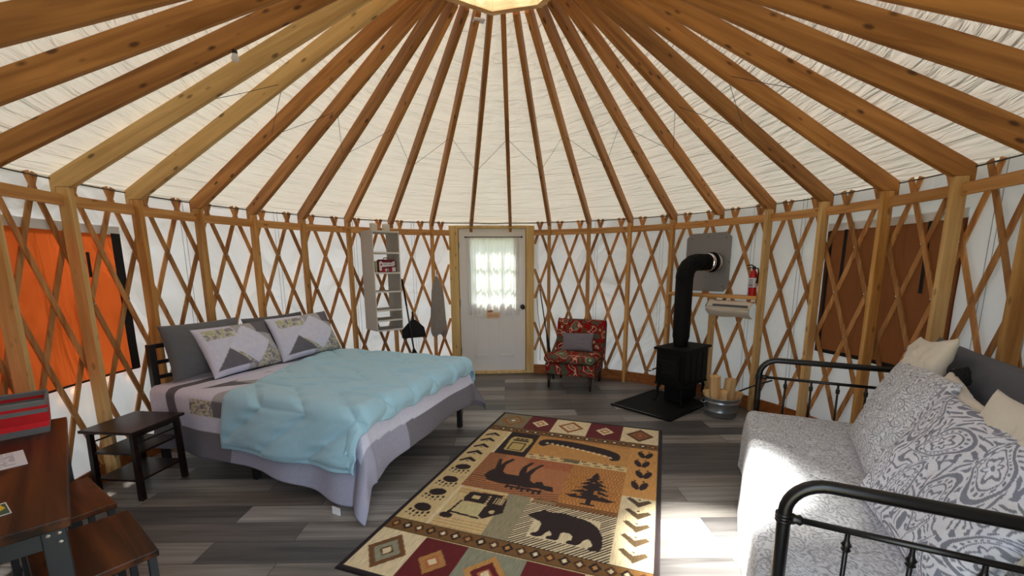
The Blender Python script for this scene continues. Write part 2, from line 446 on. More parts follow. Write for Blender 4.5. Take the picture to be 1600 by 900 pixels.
def grid(name, P, mat, UV=None, col=None, parent=None, wrap=False, solid=0., extra=None, faceskip=None, sub=0):
    """P: (n,m,3) array of points -> one smooth sheet, with UVs and an optional colour attribute"""
    n, m = P.shape[:2]
    vs = P.reshape(-1, 3)
    idx = np.arange(n * m).reshape(n, m)
    a = idx[:-1, :-1].ravel(); b = idx[1:, :-1].ravel(); c = idx[1:, 1:].ravel(); d = idx[:-1, 1:].ravel()
    fs = np.stack([a, b, c, d], 1)
    if faceskip is not None: fs = fs[~faceskip.ravel()]
    me = bpy.data.meshes.new(name)
    me.vertices.add(len(vs)); me.vertices.foreach_set('co', vs.astype(np.float32).ravel())
    me.loops.add(fs.size); me.loops.foreach_set('vertex_index', fs.astype(np.int32).ravel())
    me.polygons.add(len(fs)); me.polygons.foreach_set('loop_start', np.arange(0, fs.size, 4, dtype=np.int32))
    try: me.polygons.foreach_set('loop_total', np.full(len(fs), 4, dtype=np.int32))
    except Exception: pass
    me.polygons.foreach_set('use_smooth', np.ones(len(fs), dtype=bool))
    me.update(calc_edges=True)
    if UV is not None:
        l = me.uv_layers.new(name='UVMap'); uv = UV.reshape(-1, 2)[fs.ravel()]
        l.data.foreach_set('uv', uv.astype(np.float32).ravel())
    if col is not None:
        at = me.color_attributes.new('Col', 'FLOAT_COLOR', 'POINT')
        cc = np.ones((n * m, 4), np.float32); cc[:, :3] = col.reshape(-1, 3)
        at.data.foreach_set('color', cc.ravel())
    for q in (mat if isinstance(mat, list) else [mat]): me.materials.append(q)
    me.validate()
    o = bpy.data.objects.new(name, me); C.objects.link(o)
    if parent is not None: o.parent = parent
    if solid:
        q = o.modifiers.new('solid', 'SOLIDIFY'); q.thickness = solid; q.offset = -1
    if sub:
        q = o.modifiers.new('sub', 'SUBSURF'); q.levels = sub; q.render_levels = sub
    return o
def normals(P):
    du = np.gradient(P, axis=0); dv = np.gradient(P, axis=1)
    n = np.cross(du, dv); n /= (np.linalg.norm(n, axis=2, keepdims=True) + 1e-9)
    return n
def vnoise(x, y, seed=0, oct=3):
    """smooth value noise for cloth"""
    out = np.zeros_like(x, dtype=float); amp = 1.; f = 1.
    for o in range(oct):
        r = np.random.RandomState(seed + o); T = r.rand(64, 64)
        xi = np.floor(x * f).astype(int); yi = np.floor(y * f).astype(int); xf = x * f - xi; yf = y * f - yi
        xf = xf * xf * (3 - 2 * xf); yf = yf * yf * (3 - 2 * yf)
        g = lambda i, j: T[(xi + i) % 64, (yi + j) % 64]
        out += amp * ((g(0, 0) * (1 - xf) + g(1, 0) * xf) * (1 - yf) + (g(0, 1) * (1 - xf) + g(1, 1) * xf) * yf - .5)
        amp *= .5; f *= 2
    return out
def M4(loc=(0, 0, 0), x=None, y=None, z=None):
    """matrix from a location and axes"""
    x = Vector(x) if x is not None else None; y = Vector(y) if y is not None else None; z = Vector(z) if z is not None else None
    if x is None: x = y.cross(z)
    if y is None: y = z.cross(x)
    if z is None: z = x.cross(y)
    x.normalize(); y.normalize(); z.normalize()
    m = Matrix((x, y, z)).transposed().to_4x4(); m.translation = Vector(loc)
    return m
ORD = ['first', 'second', 'third', 'fourth', 'fifth', 'sixth', 'seventh', 'eighth', 'ninth', 'tenth', 'eleventh', 'twelfth', 'thirteenth', 'fourteenth', 'fifteenth', 'sixteenth', 'seventeenth']
def where(i):
    """bay line i -> words placing it from the white door; 8 and 9 flank the door's middle"""
    if i <= 8: return ORD[8 - i], 'left'
    return ORD[i - 9], 'right'

# ================================================================== SETTING
struct = lambda o, lab=None, cat=None: tag(o, lab, cat, kind='structure')
g = MB().add([(-40, -40, -.12), (40, -40, -.12), (40, 40, -.12), (-40, 40, -.12)], [(0, 1, 2, 3)], M['grass']).build('ground')
struct(g, 'dry grassy ground outside round the tent', 'ground')
nseg = 96
g = MB().prism([pol(3.06, 2 * PI * k / nseg)[:2] for k in range(nseg)], -.1, 0, M['floor']).build('floor')
struct(g, 'grey wood-look plank floor running across the room', 'floor')
g = MB().box(-1.1, 1.4, -4.9, -3.08, -.11, -.02, M['deck']).build('entry_deck')
struct(g, 'timber deck outside the open entrance', 'deck')

# wall canvas, in ranges of angle and height, with holes for doors and windows
def wallcloth(name, a0, a1, z0, z1, holes=(), mat=None, r=3.03, parent=None):
    A = sorted(set([a0, a1] + [h for q in holes for h in q[:2]])); Z = sorted(set([z0, z1] + [h for q in holes for h in q[2:]]))
    AA = [];
    for p, q in zip(A[:-1], A[1:]):
        k = max(1, int((q - p) / R(1.5))); AA += list(np.linspace(p, q, k + 1)[:-1])
    AA.append(A[-1]); ZZ = []
    for p, q in zip(Z[:-1], Z[1:]):
        k = max(1, int((q - p) / .18)); ZZ += list(np.linspace(p, q, k + 1)[:-1])
    ZZ.append(Z[-1])
    AA = np.array(AA); ZZ = np.array(ZZ)
    a, z = np.meshgrid(AA, ZZ, indexing='ij')
    rr = r + .006 * vnoise(a * 9 + 20, z * 4, 3)
    P = np.stack([rr * np.sin(a), rr * np.cos(a), z], 2)
    UV = np.stack([a * 3, z], 2)
    ac = (AA[:-1] + AA[1:]) / 2; zc = (ZZ[:-1] + ZZ[1:]) / 2
    sk = np.zeros((len(ac), len(zc)), bool)
    for h in holes:
        sk |= ((ac > h[0]) & (ac < h[1]))[:, None] & ((zc > h[2]) & (zc < h[3]))[None, :]
    return grid(name, P, mat or M['wallcloth'], UV, faceskip=sk, parent=parent)
DH = .572 / 3.0                                  # half angle of the door frame
EH = DA                                        # half angle of the entrance
aL0, aL1 = ENTRY_A - 2 * PI + EH, DOOR_A - DH   # left wall
aR0, aR1 = DOOR_A + DH, ENTRY_A - EH            # right wall
WL = (R(-111), R(-84.9), .765, 1.822)
WR = (R(76.2), R(96.6), .765, 1.848)
WZ = 2.178
w = wallcloth('wall_left', aL0, aL1, 0, WZ, [WL]); struct(w, 'white canvas wall left of the white door', 'wall')
w = wallcloth('wall_right', aR0, aR1, 0, WZ, [WR]); struct(w, 'white canvas wall right of the white door', 'wall')
w = wallcloth('wall_back', DOOR_A - DH, DOOR_A + DH, 2.115, WZ); struct(w, 'narrow strip of white canvas above the white door', 'wall')
w = wallcloth('wall_front', ENTRY_A - EH, ENTRY_A + EH, 2.09, WZ); struct(w, 'strip of white canvas above the open entrance', 'wall')
def seam(a, par, z0=.02, z1=2.17):
    m = MB(); 
    for k in (-1, 1):
        m.tube([pol(3.017, a + k * .006, z) for z in np.linspace(z0, z1, 5)], .0022, M['seam'], 5)
    return m.build('seam', par, True)

# window flaps: one orange-brown cloth, coloured sunlit on the left, shaded on the right
def flap(name, W, mat, label, strips):
    o = wallcloth(name, W[0] - .01, W[1] + .006, W[2] - .01, W[3] + .004, mat=mat, r=3.020)
    hem = wallcloth('leak_strip', W[0] - .01, W[1] + .006, W[3] - .004, W[3] + .06, mat=M['wallcloth'], r=3.019, parent=o)  # canvas strip added to block sun leaking in over the flap
    struct(o, label, 'window')
    for s0, s1, z0, z1 in strips:
        q = wallcloth('webbing', s0, s1, z0, z1, mat=M['hemblack'], r=3.012, parent=o)
        q['label'] = 'black webbing edge of the flap'
    return o
flap('window_1', WL, M['orange'], 'cloth flap coloured sunlit orange over the window behind the dining table',
     [(R(-86.1), R(-84.7), .765, 1.828), (R(-111), R(-84.9), .755, .77), (R(-90.2), R(-89.7), 1.50, 1.68)])
flap('window_2', WR, M['brown'], 'cloth flap coloured shaded brown over the window behind the daybed',
     [(R(76.2), R(96.6), .752, .785), (R(78.6), R(79.2), 1.38, 1.848), (R(91.7), R(92.3), 1.34, 1.848), (R(76.2), R(76.7), .765, 1.848)])
for a in (24.6, 41.0, 43.0, 61.5, 71.0, 100.5, 107.0): seam(R(a), bpy.data.objects['wall_right'])
for a in (-74, -56, -38.5, -24, -115): seam(R(a), bpy.data.objects['wall_left'])

# baseboards
def arc_band(name, a0, a1, r0, r1, z0, z1, mat, parent=None, step=R(2.5)):
    n = max(2, int(abs(a1 - a0) / step) + 1); m = MB()
    A = np.linspace(a0, a1, n)
    vs = []
    for a in A: vs += [pol(r0, a, z0), pol(r1, a, z0), pol(r1, a, z1), pol(r0, a, z1)]
    fs = [(0, 1, 2, 3), tuple(4 * (n - 1) + k for k in (3, 2, 1, 0))]
    for i in range(n - 1):
        for k in range(4):
            fs.append((4 * i + k, 4 * i + (k + 1) % 4, 4 * i + 4 + (k + 1) % 4, 4 * i + 4 + k))
    m.add(vs, fs, mat)
    return m.build(name, parent)
struct(arc_band('baseboard_left', aL0, DOOR_A - .2015, 2.968, 2.984, .001, .135, M['base']), 'brown curved board along the foot of the wall left of the door', 'baseboard')
struct(arc_band('baseboard_right', DOOR_A + .1985, aR1, 2.968, 2.984, .001, .135, M['base']), 'brown curved board along the foot of the wall right of the door', 'baseboard')

# roof canvas
Rr, Hr = .5325, 3.473
def roof_z(r):                      # height of the cloth over the rafters
    return 2.176 + (3.618 - 2.176) * (3.03 - r) / (3.03 - .50)
na, nr = NB * 8 + 1, 46
a = np.linspace(0, 2 * PI, na) + PH; r = np.linspace(3.035, .50, nr)
A, RR = np.meshgrid(a, r, indexing='ij')
ph = ((A - PH) / DA) % 1
bulge = np.sin(PI * ph)
edge = np.clip((3.035 - RR) / .12, 0, 1)
Z = roof_z(RR) + .012 * bulge * np.clip((3.0 - RR) / .6, 0, 1)
Z += .005 * vnoise(A * 12 + 40, RR * 9, 11) * bulge * edge
Z -= (1 - edge) * .018 * bulge * (1 + .8 * vnoise(A * 6 + 30, RR * 0, 5, 1))
P = np.stack([RR * np.sin(A), RR * np.cos(A), Z], 2)
UV = np.stack([A * 1.8, (3.035 - RR) * 1.15], 2)
o = grid('ceiling', P, M['roof'], UV)
struct(o, 'cream canvas roof rising to the skylight ring', 'ceiling')

# ================================================================== RAFTERS
def rafter_mesh(mat):
    top = lambda x: 2.166 + (3.602 - 2.166) * (3.0 - x) / (3.0 - .515)
    m = MB()
    prof = [(3.0, 2.164), (3.0, 2.03), (2.968, 2.03), (2.968, 2.098), (2.87, 2.098), (2.80, 2.140),
            (.515, 3.473), (.515, top(.515) - .002)]
    hw = .020
    vs = [(x, -hw, z) for x, z in prof] + [(x, hw, z) for x, z in prof]; n = len(prof)
    fs = [tuple(range(n)), tuple(range(n, 2 * n))[::-1]] + [(i, (i + 1) % n, n + (i + 1) % n, n + i) for i in range(n)]
    m.add(vs, fs, mat)
    o = m.build('rafter', None, bevel=.003)
    return o
protoA = rafter_mesh(M['rafter']); protoB = rafter_mesh(M['rafter_pale'])
usedA = usedB = False
for i in range(NB):
    k = i if i <= 25 else i - NB        # -8 .. 25
    pale = k in (0, 1)
    if pale:
        o = protoB if not usedB else protoB.copy(); first = not usedB; usedB = True
    else:
        o = protoA if not usedA else protoA.copy(); first = not usedA; usedA = True
    if not first: C.objects.link(o)
    o.rotation_euler = (0, 0, PI / 2 - ang_of(k))
    wo, sd = where(k)
    if k in (8, 9):
        lab = 'timber roof rafter meeting the eave just above the %s half of the white door' % sd
    else:
        lab = '%s timber roof rafter, %s one to the %s of the white door' % ('pale yellow' if pale else 'orange-brown', wo, sd)
    tag(o, lab, 'rafter', 'roof rafters fanning out from the skylight ring')

# thin stay wires zig-zagging between rafters, one length per bay
def wire_pt(k, side):
    rr_ = 1.62 if k % 2 else 1.98
    zz = 2.098 + (3.473 - 2.128) * (2.86 - rr_) / (2.86 - .515) + .05
    return Vector(pol(rr_, ang_of(k) + side * .0215 / rr_, zz))
for k in range(0, 18):
    p0, p1 = wire_pt(k, 1), wire_pt(k + 1, -1)
    m = MB(); m.tube([Vector((0, 0, 0)), (p1 - p0) * .5 - Vector((0, 0, .004)), p1 - p0], .0020, M['gunmetal'], 5)
    o = m.build('stay_wire'); o.location = p0
    wo, sd = where(k if k <= 8 else k + 1)
    tag(o, 'thin stay wire between rafters, %s bay %s of the white door' % (ORD[8 - k] if k <= 8 else ORD[k - 9], sd), 'wire', 'stay wires between the rafters')
m = MB(); m.tube([pol(2.992, t, 2.150) for t in np.linspace(0, 2 * PI, 180)[:-1]], .005, M['gunmetal'], 6, closed=True)
tag(m.build('eave_cable'), 'grey steel cable running round the top of the wall lattice', 'cable')

# crown ring and skylight
ring = empty('skylight_ring', (0, 0, 3.47), 0, 'octagonal pine ring round the bright skylight at the roof peak', 'skylight')
m = MB(); oa = [R(-8.2 + 45 * k) for k in range(8)]
for k in range(8):
    a0, a1 = oa[k], oa[(k + 1) % 8] if k < 7 else oa[0] + 2 * PI
    for (ri, ro, z0, z1) in ((.455, .512, 0, .075), (.46, .505, .077, .155)):
        pts = [pol(ri, a0)[:2], pol(ro, a0)[:2], pol(ro, a1)[:2], pol(ri, a1)[:2]]
        m.prism(pts, z0, z1, M['ring'])
m.build('ring_frame', ring, bevel=.003)
m = MB()
for k in range(2):
    d = R(14 + 90 * k)
    m.tube([Vector(pol(-.43, d, .06 + .014 * k)), Vector(pol(.43, d, .06 + .014 * k))], .006, M['gunmetal'], 6)
m.build('cross_wire', ring)
# clear dome
nth = 14
th = np.linspace(0, PI / 2 - .02, nth); az = np.linspace(0, 2 * PI, 49)
TH, AZ = np.meshgrid(th, az, indexing='ij')
P = np.stack([.54 * np.cos(TH) * np.cos(AZ), .54 * np.cos(TH) * np.sin(AZ), .165 + .26 * np.sin(TH)], 2)
grid('dome', P, M['glass'], parent=ring)['label'] = 'clear dome'
arcm = MB(); arcm.lathe([(.49, .157), (.60, .157), (.60, .19), (.49, .19)], M['white'], 40)
arcm2 = MB()
nq = 40
vs = []
for k in range(nq):
    q = 2 * PI * k / nq
    for rr_, zz in ((.505, .157), (.60, .12), (.60, .16), (.505, .185)): vs.append((rr_ * math.cos(q), rr_ * math.sin(q), zz))
fs = []
for k in range(nq):
    k2 = (k + 1) % nq
    for j in range(4): fs.append((4 * k + j, 4 * k2 + j, 4 * k2 + (j + 1) % 4, 4 * k + (j + 1) % 4))
arcm2.add(vs, fs, M['white']); arcm2.build('dome_collar', ring, True)
m = MB(); mt = M4(pol(.56, R(-18), 3.452), x=(math.cos(R(18)), -math.sin(R(-18)), 0), z=(0, 0, 1))
m.box(-.045, .045, -.03, .03, -.004, .004, M['paper'], mt)
tag(m.build('paper_tag'), 'small white paper slip tucked under the skylight ring', 'paper')

# small light fitting on the lower edge of a left rafter
def rafter_pt(k, r, dz=0.):
    zz = 2.128 + (3.473 - 2.128) * (2.80 - r) / (2.80 - .515)
    return pol(r, ang_of(k), zz + dz)

# ================================================================== LATTICE, POSTS, RAILS
ROW0, ROWD = 2.07, .38
def slat_mesh(a_top, dirn, lay, lo, hi):
    """slat crossing its partner at z=ROW0 at angle a_top, moving dirn*DA/4 per row down; clipped to lo..hi"""
    rate = dirn * DA / 4 / ROWD
    e0, e1 = sorted((ROW0 - (lo - a_top) / rate, ROW0 - (hi - a_top) / rate))
    zb, zt = max(.05, e0), min(2.168, e1)
    if zt - zb < .06: return None
    z = np.linspace(zt, zb, max(3, int((zt - zb) / .07)))
    a = a_top + (ROW0 - z) * rate
    w = .0185; th = .0055
    r0 = lay
    tx = 3 * rate                    # tangential per unit down
    ln = math.hypot(1, tx); wx, wz = 1 / ln, tx / ln
    vs = []; fs = []
    for zz, aa in zip(z, a):
        c, s = math.cos(aa), math.sin(aa)
        for (u, v) in ((-1, -1), (1, -1), (1, 1), (-1, 1)):
            tan = u * w * wx; dz = u * w * wz; rr_ = r0 + v * th
            ap = aa + tan / r0
            vs.append((rr_ * math.sin(ap), rr_ * math.cos(ap), zz + dz))
    n = len(z)
    fs = [(0, 1, 2, 3), tuple(4 * (n - 1) + k for k in (3, 2, 1, 0))]
    for i in range(n - 1):
        for k in range(4): fs.append((4 * i + k, 4 * i + (k + 1) % 4, 4 * i + 4 + (k + 1) % 4, 4 * i + 4 + k))
    # screws at crossings
    return MB().add(vs, fs, M['slat'])
latL = empty('lattice', pol(2.99, R(-60)), 0, 'crisscross wooden wall lattice running left from the white door', 'lattice')
latR = empty('lattice', pol(2.99, R(60)), 0, 'crisscross wooden wall lattice running right from the white door', 'lattice')
screwL, screwR = MB(), MB()
def hexhead(mb, a, z):
    p = Vector(pol(2.9755, a, z)); nrm = Vector(pol(-1, a, 0)); t = Vector((math.cos(a), -math.sin(a), 0))
    mt = M4(p, x=t, z=nrm)
    mb.prism([(.0065 * math.cos(PI / 3 * k), .0065 * math.sin(PI / 3 * k)) for k in range(6)], -.003, .0015, M['brass'], mt)
for (lo, hi, par, sm) in ((aL0 + .004, DOOR_A - .2030, latL, screwL), (DOOR_A + .1998, aR1 - .004, latR, screwR)):
    k0 = int((lo - PH) / (DA / 2)) - 6; k1 = int((hi - PH) / (DA / 2)) + 6
    for k in range(k0, k1):
        at = PH + (k + .5) * DA / 2
        for dirn, lay in ((1, 2.9945), (-1, 3.0065)):
            mb = slat_mesh(at, dirn, lay, lo, hi)
            if mb is None: continue
            o = mb.build('slat', None)
            o.parent = par; o.matrix_parent_inverse = Matrix.Translation(-Vector(par.location))
    for row in range(6):
        for k in range(k0, k1):
            at = PH + (k + (.5 if row % 2 == 0 else 0)) * DA / 2
            if lo < at < hi and row > 0: hexhead(sm, at, ROW0 - row * ROWD)
for sm, par in ((screwL, latL), (screwR, latR)):
    sm.v = [tuple(Vector(v) + (Vector(pol(.012, 0, 0)) * 0)) for v in sm.v]
    o = sm.build('screws', None); o.parent = par; o.matrix_parent_inverse = Matrix.Translation(-Vector(par.location))

def post_mesh(mat, ztop=2.096, z0=0.001):
    m = MB(); m.box(-.040, .040, -.019, .019, z0, ztop, mat)
    return m.build('support_post', None, bevel=.002)
pA = post_mesh(M['post']); pB = post_mesh(M['post_pale'])
ua = ub = False
for k in list(range(-7, 8)) + list(range(10, 25)):
    a_ = ang_of(k)
    if not ((aL0 - .01) < a_ < aL1 - .02 or aR0 + .02 < a_ < aR1 + .01): continue
    if k == 14: continue
    pale = k in (-1, 0, 15, 16, 18)
    if pale:
        o = pB if not ub else pB.copy(); f1 = not ub; ub = True
    else:
        o = pA if not ua else pA.copy(); f1 = not ua; ua = True
    if not f1: C.objects.link(o)
    o.location = pol(2.926, a_); o.rotation_euler = (0, 0, PI / 2 - a_)
    wo, sd = where(k if k <= 8 else k - 0)
    n = (7 - k) if k <= 8 else (k - 10)
    lab = '%s upright wall post, %s one to the %s of the white door' % ('pale' if pale else 'brown', ORD[n], sd)
    tag(o, lab, 'post', 'upright posts carrying the rafters')
o = post_mesh(M['post_pale'], 1.192); o.location = pol(2.926, ang_of(14)); o.rotation_euler = (0, 0, PI / 2 - ang_of(14)); o.name = 'support_post'
tag(o, 'short wall post under the narrow shelf behind the wood stove', 'post')

def rail_seg(k, parent, za=1.978, zb=2.052, a0=None, a1=None, name='rail_block'):
    a0 = ang_of(k) + .0205 / 2.926 if a0 is None else a0; a1 = ang_of(k + 1) - .0205 / 2.926 if a1 is None else a1
    p0 = Vector(pol(2.946, a0)); p1 = Vector(pol(2.946, a1)); mid = (p0 + p1) / 2; t = (p1 - p0); L_ = t.length / 2
    am = (a0 + a1) / 2
    m = MB(); m.box(-L_, L_, -.016, .016, za - 2, zb - 2, M['rail'])
    o = m.build(name, None, bevel=.002)
    o.location = (mid.x, mid.y, 2); o.rotation_euler = (0, 0, -am)
    o.parent = parent
    return o
railL = empty('top_rail', (0, 0, 0), 0, 'horizontal pine rail between posts high on the wall left of the door', 'rail')
railR = empty('top_rail', (0, 0, 0), 0, 'horizontal pine rail between posts high on the wall right of the door', 'rail')
for k in range(-7, 7): rail_seg(k, railL)
rail_seg(7, railL, a0=ang_of(7) + .007, a1=DOOR_A - .2015)
rail_seg(9, railR, a0=DOOR_A + .1985, a1=ang_of(10) - .007)
for k in range(10, 24):
    if k == 13: rail_seg(13, railR, a1=ang_of(15) - .007); continue
    if k == 14: continue
    rail_seg(k, railR)

# ================================================================== WHITE DOOR
dn = Vector(pol(1, DOOR_A)); dt = Vector((math.cos(DOOR_A), -math.sin(DOOR_A), 0))
def doorM(name, rad, label, cat, kind=None):     # local x = to the right, y = outwards, z up
    o = empty(name, pol(rad, DOOR_A), -DOOR_A, label, cat, kind=kind); return o
fr = doorM('door_1_frame', 2.985, 'yellow pine frame round the white door', 'door frame', 'structure')
fr.name = 'trim_1'
m = MB(); m.box(-.600, -.478, -.045, .045, .001, 2.118, M['jamb']); m.build('jamb', fr, bevel=.003)
m = MB(); m.box(.478, .590, -.045, .045, .001, 2.118, M['jamb']); m.build('jamb', fr, bevel=.003)
m = MB(); m.box(-.478, .478, -.045, .045, 2.082, 2.118, M['jamb']); m.box(-.478, .478, .034, .060, 2.05, 2.0819, M['jamb']); m.build('header', fr, bevel=.003)
for q0_, q1_ in ((-.4779, -.44), (.44, .4779)): MB().box(q0_, q1_, .034, .060, .04, 2.05, M['jamb']).build('door_stop', fr)
m = MB(); m.box(-.478, .478, -.05, .045, .001, .040, M['jamb']); m.build('threshold', fr, bevel=.003)
d = doorM('door_1', 2.995, 'white panelled door with a curtained window on the far wall', 'door', 'structure')
# leaf with a window opening and two raised lower panels
m = MB(); x0, x1, z0, z1 = -.468, .468, .043, 2.079; wx0, wx1, wz0, wz1 = -.30, .30, 1.03, 1.93
T = .022
m.box(x0, wx0, -T, T, z0, z1, M['white']); m.box(wx1, x1, -T, T, z0, z1, M['white'])
m.box(wx0, wx1, -T, T, z0, wz0, M['white']); m.box(wx0, wx1, -T, T, wz1, z1, M['white'])
for (a_, b_, c_, e_) in ((-.27, -.05, .26, .86), (.09, .31, .26, .86)):
    fwid = .022
    m.box(a_, b_, -T - .014, -T, c_, c_ + fwid, M['white']); m.box(a_, b_, -T - .014, -T, e_ - fwid, e_, M['white'])
    m.box(a_, a_ + fwid, -T - .014, -T, c_, e_, M['white']); m.box(b_ - fwid, b_, -T - .014, -T, c_, e_, M['white'])
    m.box(a_ + .05, b_ - .05, -T - .006, -T, c_ + .05, e_ - .05, M['white'])
fwid = .03
m.box(wx0 - fwid, wx1 + fwid, -T - .012, -T, wz0 - fwid, wz0, M['white']); m.box(wx0 - fwid, wx1 + fwid, -T - .012, -T, wz1, wz1 + fwid, M['white'])
m.box(wx0 - fwid, wx0, -T - .012, -T, wz0, wz1, M['white']); m.box(wx1, wx1 + fwid, -T - .012, -T, wz0, wz1, M['white'])
for j in range(1, 3): m.box(wx0 + j * .2 - .008, wx0 + j * .2 + .008, -.01, .01, wz0, wz1, M['white'])
for j in range(1, 3): m.box(wx0, wx1, -.009, .009, wz0 + j * .3 - .008, wz0 + j * .3 + .008, M['white'])
m.build('door_leaf', d, bevel=.002)
MB().box(wx0, wx1, .011, .014, wz0, wz1, M['glass']).build('door_glass', d)
m = MB(); mt = M4((.425, -T, .98), x=(1, 0, 0), z=(0, -1, 0))
m.lathe([(.034, 0), (.034, .008), (.013, .012), (.013, .04), (.030, .05), (.034, .065), (.026, .078), (.001, .08)], M['blackmetal'], 18, mt)
m.build('door_knob', d, True)
for zz in (.35, 1.05, 1.85):
    MB().tube([(-.466, -T - .004, zz - .045), (-.466, -T - .004, zz + .045)], .006, M['galv'], 8).build('hinge', d)
# curtain on its rod
cu = doorM('curtain', 2.945, 'white gathered curtain over the window of the white door', 'curtain')
n1, n2 = 160, 24
u = np.linspace(-.36, .385, n1); v = np.linspace(0, 1, n2)
U, V = np.meshgrid(u, v, indexing='ij')
yy = .010 * np.sin(U * 58 + .8 * np.sin(U * 13)) * (.5 + .6 * V) + .006 * np.sin(U * 131)
yy = np.where(yy > .02, .02, yy)
P = np.stack([U * (1 - .03 * np.sin(V * PI)), yy, 1.955 - V * (1.09 + .010 * np.sin(U * 40))], 2)
grid('curtain_cloth', P, M['curtain'], np.stack([U, V], 2), parent=cu)
m = MB(); m.tube([(-.37, .0, 1.962), (.41, .0, 1.962)], .006, M['blackmetal'], 10)
for sx in (-.375, .415): m.lathe([(.001, -.012), (.011, -.006), (.013, 0), (.011, .006), (.001, .012)], M['blackmetal'], 12, Matrix.Translation((sx, 0, 1.962)) @ Matrix.Rotation(PI / 2, 4, 'Y'))
m.build('curtain_rod', cu, True)
# small wooden sign hanging from the curtain hem
sg = doorM('hanging_sign', 2.915, 'small cream wooden plaque hanging below the door curtain', 'sign')
m = MB(); 
out = [(-.098, .01), (-.075, 0), (.075, .002), (.098, .014), (.10, .06), (.085, .088), (.0, .082), (-.085, .088), (-.10, .062)]
mt = M4((.0, 0, .822), x=(1, 0, 0), y=(0, 0, 1)); m.prism(out, -.006, .006, M['signwood'], mt); m.build('plaque', sg, bevel=.002)
m = MB(); m.prism([(-.085, .090), (-.02, .090), (.01, .112), (-.03, .118), (-.08, .112)], -.004, .004, M['signred'], mt); m.build('painted_motif', sg)
m = MB(); random.seed(3)
for (xx, n) in ((-.070, 5), (.005, 5)):
    for j in range(n):
        h = .020 if j in (0, 2) else .013
        m.box(xx + j * .0125, xx + j * .0125 + .006, .030, .030 + h, .006, .0072, M['signred'], mt)
        m.box(xx + j * .0125, xx + j * .0125 + .010, .038, .0415, .006, .0072, M['signred'], mt)
m.build('writing', sg)
m = MB(); m.tube([(-.05, 0, .928), (0, .004, .985), (.05, 0, .928)], .0015, M['signred'], 5); m.build('cord', sg)

# ================================================================== BED
N0 = np.array([-.93, -.56]); BA = np.array([-.9367, .350]); BU = np.array([.350, .9367])
bed_rz = math.atan2(BA[1], BA[0])            # local +x = towards the head; local y = -BU side
# in the bed's own frame: x = s (foot to head), y = -t
def B(s, t, z): return (s, -t, z)
bed = empty('bed', (N0[0], N0[1], 0), bed_rz, 'queen bed with black slatted headboard against the left wall', 'bed')
m = MB(); m.box(0, 1.98, -1.5, 0, .27, .335, M['bedwood']); m.build('side_rails', bed, bevel=.004)
for (s, t) in ((.03, .03), (.03, 1.47), (1.0, .75), (1.0, .03), (1.0, 1.47)):
    MB().box(s - .022, s + .022, -t - .022, -t + .022, .001, .27, M['bedwood']).build('leg', bed, bevel=.003)
hb = MB()
hb.box(1.985, 2.03, -.05, .0, .001, .965, M['bedwood']); hb.box(1.985, 2.03, -1.5, -1.45, .001, .965, M['bedwood'])
for zz, hh in ((.93, .035), (.80, .03), (.68, .03), (.55, .03), (.40, .03)):
    hb.box(1.995, 2.02, -1.45, -.05, zz, zz + hh, M['bedwood'])
hb.build('headboard', bed, bevel=.003)
m = MB(); m.box(.0, 1.975, -1.5, 0, .34, .625, M['whitecloth']); m.build('mattress', bed, bevel=.05)

def drape(s0, s1, t0, t1, L_, W_, ztop, ns, nt, rad=.06, flare=.10, wave=.02, wf=(11, 9), zmin=.012, warp=None, seed=1, corner=.45, stretch=False):
    s = np.linspace(0, 1, ns); t = np.linspace(0, 1, nt)
    Sg, Tg = np.meshgrid(s, t, indexing='ij')
    T_ = t0 + (t1 - t0) * Tg
    if warp is None: S_ = s0 + (s1 - s0) * Sg
    else:
        a0, a1 = warp(T_); S_ = a0 + (a1 - a0) * Sg
    if stretch:
        T_ = np.where(T_ < 0, T_ * (1 + .20 * np.clip(1 - S_ / .75, 0, 1)), T_)
        S_ = np.where(S_ < 0, S_ * (1 + .18 * np.clip(1 - T_ / .5, 0, 1) * (T_ < .5)), S_)
        S_ = np.maximum(S_, -.64); T_ = np.maximum(T_, -.78)
    ds = np.maximum(-S_, 0); dtn = np.maximum(-T_, 0); dtf = np.maximum(T_ - W_, 0)
    dt_ = np.where(dtn > 0, -dtn, dtf)
    rho = (ds ** 3 + np.abs(dt_) ** 3) ** (1 / 3); hyp = np.hypot(ds, dt_); ux = np.where(rho > 0, -ds / (hyp + 1e-9), 0); uy = np.where(rho > 0, dt_ / (hyp + 1e-9), 0)
    q = np.clip(rho / rad, 0, PI / 2); ext = np.maximum(rho - rad * PI / 2, 0)
    fl = (flare * (np.clip((1.35 - S_) / .3, .1, 1) if stretch else 1)) + corner * np.minimum(ds, np.abs(dt_)) / (rho + 1e-9)
    w_ = wave * np.clip(ext / .3, 0, 1.3) * (np.sin(wf[0] * S_ + 1.3 * np.sin(3 * S_)) + np.sin(wf[1] * T_ + seed + np.sin(4 * T_)))
    out_ = rad * np.sin(q) + ext * fl + w_
    down = rad * (1 - np.cos(q)) + ext * np.sqrt(np.maximum(1 - fl * fl, .3))
    s_c = np.clip(S_, 0, None); t_c = np.clip(T_, 0, W_)
    # the edge of the bed is where the bend starts
    X = s_c + ux * out_; Y = t_c + uy * out_; Z_ = ztop - down
    Z_ = np.maximum(Z_, zmin + .01 * vnoise(S_ * 9 + 10, T_ * 9 + 10, seed))
    return S_, T_, rho, X, Y, Z_
